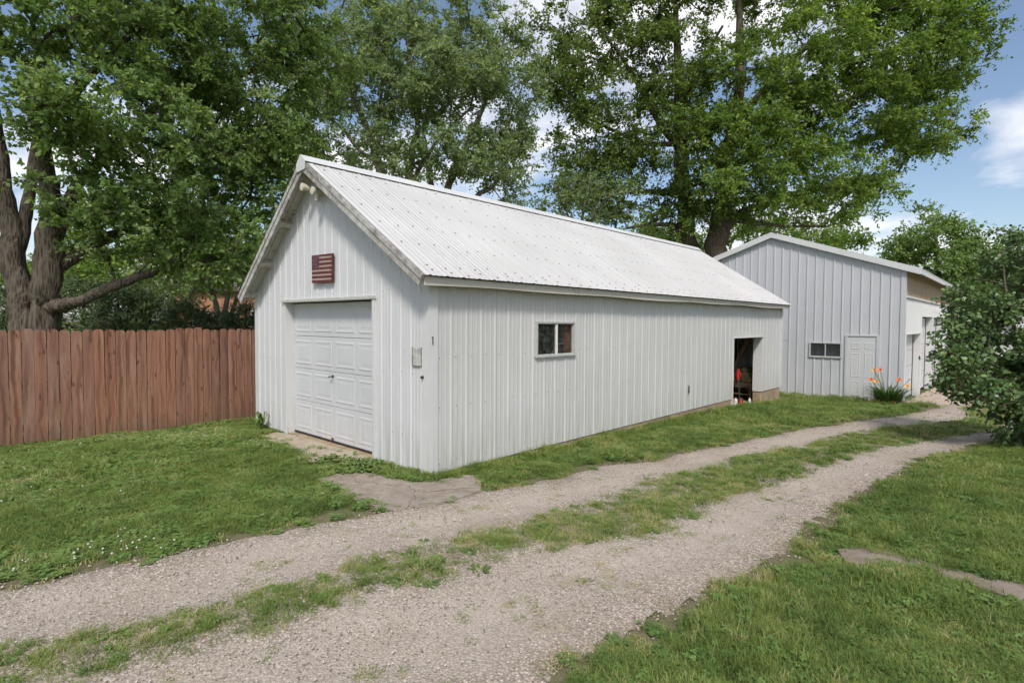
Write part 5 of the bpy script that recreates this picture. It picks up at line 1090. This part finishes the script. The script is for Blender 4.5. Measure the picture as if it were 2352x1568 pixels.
lily = empty('daylily_clump', (lx, ly, lz), 0, 'arching daylily clump with orange flowers at the barn corner', 'daylily')
V, Fq, var = strap_leaves(260, .28, .56, .72, .30, .028, rg)
LILY = leafmat('daylily leaves', [(0, (.03, .065, .02)), (.5, (.055, .11, .03)), (1, (.11, .17, .05))], .25)
np_mesh('leaf_clump', V, Fq, LILY, lily, {'var': ('FACE', var)}); 
PETAL = plain('orange lily petal', (.75, .20, .02), .5, .2, .12)
YEL = plain('yellow lily petal', (.72, .40, .05), .5, .2, .1)
STEM = plain('green scape', (.09, .14, .05), .6)
def lily_flower(tip, tilt, az, mat):
    mb = MB()
    for k in range(6):
        a = k*math.pi/3; n = len(mb.v); c, s_ = math.cos(a), math.sin(a)
        for q, rr, zz, ww in ((0, .006, 0, .006), (1, .03, .05, .026), (2, .065, .075, .028), (3, .085, .06, .006)):
            for e in (-1, 1): mb.v.append((c*rr-s_*ww*e*.6, s_*rr+c*ww*e*.6, zz))
        mb.f += [(n+2*j, n+2*j+1, n+2*j+3, n+2*j+2) for j in range(3)]
    Mx = Matrix.Translation(tip) @ Matrix.Rotation(az, 4, 'Z') @ Matrix.Rotation(tilt, 4, 'X'); mb.xf(Mx)
    return mb.build('flower', mat, lily, fixn=False)
for wx, wz, mt in ((1.76, .378, YEL), (1.915, .39, PETAL), (1.677, .085, PETAL), (1.835, .045, YEL), (2.375, .135, PETAL), (2.579, -.03, YEL)):
    tip = Vector((wx-lx, -.12+random.uniform(-.1, .1), wz-lz)); b0 = Vector((tip.x*.35, tip.y*.3, .05))
    mb = MB(); mb.tube([b0, b0.lerp(tip, .5)+Vector((tip.x*-.12, 0, .06)), tip], [.010, .009, .007], 5); mb.build('scape', STEM, lily)
    lily_flower(tip, R(55), random.uniform(-.6, .6), mt)
for wx, wz in ((1.62, -.06), (1.98, .02), (2.2, .0), (1.85, .25), (2.62, .16)):
    tip = Vector((wx-lx, -.05+random.uniform(-.15, .15), wz-lz)); b0 = Vector((tip.x*.35, tip.y*.3, .05))
    mb = MB(); mb.tube([b0, b0.lerp(tip, .5)+Vector((tip.x*-.12, 0, .06)), tip], [.009, .008, .006], 5); mb.tube([tip, tip+Vector((.01, 0, .03)), tip+Vector((.015, 0, .06))], [.004, .012, .003], 6); mb.build('scape', STEM, lily)
for wx, dy in ((1.9, -.42), (2.36, -.45)):
    lily_flower(Vector((wx-lx, dy, .12)), R(110), random.uniform(-1, 1), plain('withered lily petal', (.42, .16, .04), .7))
def broad_weed(loc, n, ll, lw, spread, rise, rg, label=None, cat='weed', rad=.03, name='broadleaf_weed'):
    V = []; Fq = []; var = []
    for i in range(n):
        a = rg.random()*6.283; l = ll*rg.uniform(.6, 1.15); w_ = lw*rg.uniform(.7, 1.15); up = rise*rg.uniform(.3, 1.1)
        d = np.array([math.cos(a), math.sin(a), 0]); s = np.array([-math.sin(a), math.cos(a), 0]); p0 = d*rad*rg.random()+np.array([rg.normal()*spread, rg.normal()*spread, 0]); k = len(V)
        for q, f_ in ((0, .12), (.3, .75), (.6, 1), (.85, .65), (1, .05)):
            p = p0+d*l*q+np.array([0, 0, up*math.sin(q*2.2)+.005]); V += [tuple(p-s*w_*f_*.5+[0, 0, .12*w_*f_]), tuple(p), tuple(p+s*w_*f_*.5+[0, 0, .12*w_*f_])]
        for j in range(4):
            for e in (0, 1): Fq.append((k+3*j+e, k+3*j+1+e, k+3*j+4+e, k+3*j+3+e)); var.append(min(1, max(0, .5+.22*rg.normal())))
    o = np_mesh(name, V, Fq, WEED, None, {'var': ('FACE', var)}); o.location = (loc[0], loc[1], gz(loc[0], loc[1])+(loc[2] if len(loc) > 2 else .0))
    if label: tag(o, label, cat)
    return o
broad_weed((1.54, -2.89, .0), 16, .075, .022, .01, .03, rg, 'green plantain rosette alone in the near grass strip of the drive')
broad_weed((1.9, -1.55, .0), 40, .07, .018, .07, .06, rg, 'dark bushy weed in the drive centre strip below the garage corner')
broad_weed((2.2, -1.3, .0), 14, .07, .025, .01, .02, rg, 'flat rosette weed on bare gravel beside the dark bushy weed')
broad_weed((-2.35, -.62, .035), 26, .12, .03, .05, .06, rg, 'grassy weed tuft growing in the crack of the door apron')
broad_weed((-.9, -.30, .02), 80, .11, .065, .16, .06, rg, 'broad leaved weed patch along the garage front near the corner')
broad_weed((-1.45, -.42, .02), 60, .10, .05, .13, .05, rg, 'broad leaved weed patch beside the right end of the garage door')
broad_weed((-4.3, -.14, .02), 22, .10, .05, .03, .30, rg, 'small vine climbing the left end of the garage front')
broad_weed((4.82, .62, .03), 40, .07, .055, .10, .03, rg, 'round leaved plantain beside the concrete walkway edge')
broad_weed((5.35, 8.1, .02), 14, .25, .06, .04, .35, rg, 'upright weed at the foot of the lilac bush')

# ================================================================== LAWN, CLOVER AND STONES (scattered)
src = bpy.data.collections.new('scatter_sources')
def src_obj(name, V, Fq, mat):
    me = bpy.data.meshes.new(name); me.from_pydata([tuple(map(float, p)) for p in V], [], Fq); me.materials.append(mat); me.update()
    o = bpy.data.objects.new(name, me); return o
def tuft(n, rad, h0, h1, wid, lean, rg):
    V = []; Fq = []
    for i in range(n):
        a = rg.random()*6.283; b0 = rg.random()**.5*rad; a0 = rg.random()*6.283; h = rg.uniform(h0, h1); le = lean*rg.uniform(.2, 1.2)*h
        d = np.array([math.cos(a), math.sin(a), 0]); s = np.array([-math.sin(a), math.cos(a), 0]); p = np.array([math.cos(a0)*b0, math.sin(a0)*b0, -.006]); k = len(V)
        w_ = wid*rg.uniform(.7, 1.3)
        m1 = p+d*le*.35+np.array([0, 0, h*.6]); m2 = p+d*le+np.array([0, 0, h*(1-.25*lean)])
        V += [p-s*w_*.5, p+s*w_*.5, m1+s*w_*.42, m1-s*w_*.42, m2]; Fq += [(k, k+1, k+2, k+3), (k+3, k+2, k+4)]
    return V, Fq
def cloverpatch(n, rad, rg):
    V = []; Fq = []
    for i in range(n):
        a0 = rg.random()*6.283; b0 = rg.random()**.5*rad; c = np.array([math.cos(a0)*b0, math.sin(a0)*b0, rg.uniform(.015, .05)]); r_ = rg.uniform(.008, .014); a = rg.random()*6.283; tl = rg.normal(size=3)*.3; nrm = np.array([tl[0], tl[1], 1]); nrm /= np.linalg.norm(nrm)
        for j in range(3):
            b = a+j*2.094; d = np.array([math.cos(b), math.sin(b), 0]); d -= nrm*d.dot(nrm); s = np.cross(nrm, d); k = len(V)
            V += [c, c+d*r_*.9+s*r_*.75, c+d*r_*1.7, c+d*r_*.9-s*r_*.75]; Fq.append((k, k+1, k+2, k+3))
    return V, Fq
rs = np.random.default_rng(21)
grass_src = []
for i in range(4): grass_src.append(src_obj('grass_tuft_long', *tuft(26, .055, .045, .10, .0036, .9, rs), GRASS))
for i in range(3): grass_src.append(src_obj('grass_tuft_short', *tuft(26, .055, .022, .05, .0034, 1.0, rs), GRASS))
for i in range(3): grass_src.append(src_obj('white_clover', *cloverpatch(26, .06, rs), CLOVER))
stone_src = []
for i in range(4):
    bm = bmesh.new(); bmesh.ops.create_icosphere(bm, subdivisions=1, radius=1)
    for vv_ in bm.verts: vv_.co = Vector((vv_.co.x*rs.uniform(.8, 1.25), vv_.co.y*rs.uniform(.7, 1.1), vv_.co.z*rs.uniform(.5, .8)))
    me = bpy.data.meshes.new('stone'); bm.to_mesh(me); bm.free(); me.materials.append(M['stone']); stone_src.append(bpy.data.objects.new('stone', me))
bm = bmesh.new(); bmesh.ops.create_icosphere(bm, subdivisions=1, radius=1); me = bpy.data.meshes.new('blossom'); bm.to_mesh(me); bm.free()
me.materials.append(plain('white clover blossom', (.62, .60, .52), .8, .1, .15, 200)); bloss = bpy.data.objects.new('blossom', me)
def scatter(name, P, rot, scale, tint, pick, sources):
    c = bpy.data.collections.new(name+'_sources')
    for o in sources: c.objects.link(o)
    me = bpy.data.meshes.new(name); me.vertices.add(len(P)); me.vertices.foreach_set('co', np.asarray(P, np.float32).ravel())
    def at(nm, typ, arr):
        a = me.attributes.new(nm, typ, 'POINT'); a.data.foreach_set('vector' if typ == 'FLOAT_VECTOR' else 'value', np.asarray(arr, np.int32 if typ == 'INT' else np.float32).ravel())
    at('rot', 'FLOAT_VECTOR', rot); at('scl', 'FLOAT_VECTOR', scale); at('tint', 'FLOAT', tint); at('pick', 'INT', pick)
    o = link(name, me)
    ng = bpy.data.node_groups.new(name, 'GeometryNodeTree'); ng.interface.new_socket('Geometry', in_out='INPUT', socket_type='NodeSocketGeometry'); ng.interface.new_socket('Geometry', in_out='OUTPUT', socket_type='NodeSocketGeometry')
    gi = ng.nodes.new('NodeGroupInput'); go = ng.nodes.new('NodeGroupOutput'); ci = ng.nodes.new('GeometryNodeCollectionInfo'); ci.inputs['Collection'].default_value = c
    ci.inputs['Separate Children'].default_value = True; ci.inputs['Reset Children'].default_value = True
    ip = ng.nodes.new('GeometryNodeInstanceOnPoints'); ip.inputs['Pick Instance'].default_value = True
    def na(nm, typ):
        q = ng.nodes.new('GeometryNodeInputNamedAttribute'); q.data_type = typ; q.inputs['Name'].default_value = nm; return [x for x in q.outputs if x.enabled][0]
    ng.links.new(gi.outputs[0], ip.inputs['Points']); ng.links.new(ci.outputs[0], ip.inputs['Instance'])
    ng.links.new(na('pick', 'INT'), ip.inputs['Instance Index']); ng.links.new(na('rot', 'FLOAT_VECTOR'), ip.inputs['Rotation']); ng.links.new(na('scl', 'FLOAT_VECTOR'), ip.inputs['Scale'])
    ng.links.new(ip.outputs[0], go.inputs[0])
    md = o.modifiers.new('scatter', 'NODES'); md.node_group = ng
    return o
def jitter_grid(dens_f, rmin, rmax, n, rg):
    """random points in the view wedge plus margin, density falling with distance"""
    n = int(n*1.17); a = rg.uniform(-R(62), R(62), n); rr = np.sqrt(rg.uniform(rmin**2, rmax**2, n)); d = YAW+a
    return np.stack([CAM[0]-np.sin(d)*rr, CAM[1]+np.cos(d)*rr], 1), rr
slabs = [DATA['slabA'], DATA['slabB'], DATA['walk'], DATA['pad']]
def lawn_points(rmin, rmax, n):
    P, rr = jitter_grid(None, rmin, rmax, n, rs); x, y = P[:, 0], P[:, 1]
    ok = ~((x > -W-.02) & (x < .02) & (y > -.02) & (y < L+.05)) & ~((x > BX0) & (x < BX1+.05) & (y > BY-.03)) & (x > FX-1.5)
    e1 = sdf(T1, x, y); e2 = sdf(T2, x, y)
    nz = (fbm(x*1.7, y*1.7, 4)-.5)*.9+(fbm(x*7, y*7, 2)-.5)*.25
    e = np.minimum(e1, e2)+nz*.5
    ds = np.full(len(x), 9.); dwk = sdf(DATA['walk'], x, y)
    for s in slabs: ds = np.minimum(ds, sdf(s, x, y))
    patch = fbm(x*.9+40, y*.9, 4); fine = fbm(x*4, y*4+9, 3)
    spd = np.minimum(e1, e2); ddr = sdf(DRIVE, x, y)
    strip = (ddr < -.25) & (spd > -.16)
    prob = np.clip((e+.10)/.62, 0, 1)**1.3*np.where(e < .25, np.clip(.5+(fine-.45)*4, .1, 1), 1)
    prob = np.where((e < -.05), np.clip((fine-.60)*1.2, 0, .08), prob)
    pst = np.clip((spd+.16)/.16, 0, 1)*np.clip((fine*.7+patch*.3-.47)*5+.5+np.clip((y-1)/5, 0, .3), .28, .85)
    prob = np.where(strip, pst, prob)
    ovr = np.clip(1-(-ds)/.12, 0, 1)*.40+np.clip((fine-.62)*3, 0, .35)
    prob = np.where(ds < 0, ovr*np.where(e < 0, .3, 1), prob)
    prob = np.where((ds >= 0) & (dwk < .05), prob*.55, prob)
    apr = (x > -3.75) & (x < -1.1) & (y > -.26) & (y < 0); prob = np.where(apr, prob*.3, prob)
    ok &= rs.random(len(x)) < prob
    x, y, rr, e, patch, fine, strip = x[ok], y[ok], rr[ok], e[ok], patch[ok], fine[ok], strip[ok]
    return x, y, rr, e, patch, fine, strip
PX_, PY_, SC_, TI_, PK_ = [], [], [], [], []
for rmin, rmax, n, sca in ((1.2, 4.2, 25000, .92), (4.2, 7.5, 38000, 1.05), (7.5, 12, 42000, 1.35), (12, 19, 42000, 1.8), (19, 32, 26000, 2.6)):
    x, y, rr, e, patch, fine, strip = lawn_points(rmin, rmax, n); k = len(x)
    right = (x > 2.2) & (sdf(T2, x, y) > 0) & (x-y*.05 > 2.0)
    leftlawn = (x < 1.5) & (sdf(T1, x, y) > 0) & (y < 0)
    pk = rs.integers(0, 4, k); short = rs.random(k)
    pk = np.where((strip & (short < .5)) | ((e < .12) & ~strip) | (short < .25), rs.integers(4, 7, k), pk)
    cl = np.where(leftlawn, np.clip((patch*.4+fine*.6-.48)*3.0+.20, .05, .5), .07); cl = np.where(strip, .03, cl); cl = np.where((e < .05) & ~strip, 0, cl)
    pk = np.where(rs.random(k) < cl, rs.integers(7, 10, k), pk)
    ti = .42+(patch-.5)*.6+(fine-.5)*.95+rs.normal(size=k)*.17+(fbm(x*.35+3, y*.35+8, 2)-.5)*.3
    ti += np.where(strip, .12, 0)+np.where((e < .25) & ~strip, .10, 0)+np.where(rs.random(k) < np.where(right, .11, .05), .42, 0)
    ti = np.where(leftlawn, ti+.17, np.where(right, ti-.05, ti))
    hs = np.where(right, 1.15, .92)*(.7+.6*rs.random(k))*np.where(strip, .66, np.clip(.5+e*1.3, .5, 1))*np.clip(.45+fbm(x*2.2+5, y*2.2, 3)*1.1, .6, 1.4)
    hs *= np.where(sdf(DATA['walk'], x, y) < .22, .7, 1)
    wall = (np.abs(x) < .25) & (y > -.1) & (y < L); hs *= np.where(wall, 1.5, 1)
    SC_.append(np.stack([sca*np.ones(k), sca*np.ones(k), hs*(.6*sca+.4)], 1)); PX_.append(x); PY_.append(y); TI_.append(np.clip(ti, 0, 1)); PK_.append(pk)
x = np.concatenate(PX_); y = np.concatenate(PY_); k = len(x)
z = ground_z(x, y)+(fbm(x*1.3, y*1.3, 3)-.5)*.035
o = scatter('lawn_grass', np.stack([x, y, z], 1), np.stack([rs.normal(size=k)*.08, rs.normal(size=k)*.08, rs.random(k)*6.28], 1), np.concatenate(SC_), np.concatenate(TI_), np.concatenate(PK_), grass_src)
tag(o, 'mown green lawn grass with clover around the drive and garage', 'grass', kind='stuff')
# clover blossoms on the left lawn
P, rr = jitter_grid(None, 3.5, 11, 16000, rs); x, y = P[:, 0], P[:, 1]; e = sdf(T1, x, y); e2_ = sdf(T2, x, y); ds = np.minimum(sdf(DATA['slabA'], x, y), sdf(DATA['slabB'], x, y))
ok = (e > .15) & (e2_ > e+.3) & (x < 1.6) & (ds > .1) & (y < -.1) & (x > FX+.2) & (rs.random(len(x)) < np.clip((fbm(x*.9+40, y*.9, 4)-.44)*2.2, .0, .5)); x, y = x[ok], y[ok]; k = len(x)
s = rs.uniform(.005, .010, k)
o = scatter('clover_blossoms', np.stack([x, y, ground_z(x, y)+rs.uniform(.04, .075, k)], 1), rs.normal(size=(k, 3)), np.stack([s, s, s*.9], 1), rs.random(k), np.zeros(k, int), [bloss])
tag(o, 'white clover blossoms dotted over the left lawn', 'clover', kind='stuff')
# loose stones
SX, SY, SS = [], [], []
for rmin, rmax, n, a, b in ((1.2, 4.5, 62000, .003, .0085), (4.5, 8, 56000, .004, .0105), (8, 14, 26000, .006, .014), (14, 22, 9000, .01, .02)):
    P, rr = jitter_grid(None, rmin, rmax, n, rs); x, y = P[:, 0], P[:, 1]; e1, e2 = sdf(T1, x, y), sdf(T2, x, y); e = np.minimum(e1, e2); nz = (fbm(x*1.7, y*1.7, 4)-.5)*.9
    ds = sdf(DATA['slabB'], x, y)
    pr = np.where(e < 0, .35+.65*np.exp(-np.abs(e)/.22), np.exp(-np.maximum(e, 0)/.10))*np.clip(.25+(fbm(x*1.1+7, y*1.1+3, 4)-.4)*3.2, .08, 1)
    pr = np.where((np.abs(e1) < 1) & (np.abs(e2) < 1) & (y < 3), np.maximum(pr, .35), pr); pr = np.where((ds < 0), np.clip(pr, .2, .7)*np.clip(.3+(x+1.2)*.6, .15, 1), pr)
    pr = np.where((x < .0) & (x > -W) & (y > -.25) , 0, pr)
    ok = rs.random(len(x)) < pr; SX.append(x[ok]); SY.append(y[ok]); SS.append(a+(b-a)*rs.random(ok.sum())**2.2)
x = np.concatenate(SX); y = np.concatenate(SY); s = np.concatenate(SS); k = len(x)
o = scatter('loose_gravel', np.stack([x, y, ground_z(x, y)+(fbm(x*1.3, y*1.3, 3)-.5)*.035+.014+s*.1], 1), np.stack([rs.normal(size=k)*.3, rs.normal(size=k)*.3, rs.random(k)*6.28], 1), np.stack([s, s, s], 1), np.clip(.48+rs.normal(size=k)*.22, 0, 1), rs.integers(0, 4, k), stone_src)
tag(o, 'loose crushed limestone strewn along the drive', 'gravel', kind='stuff')
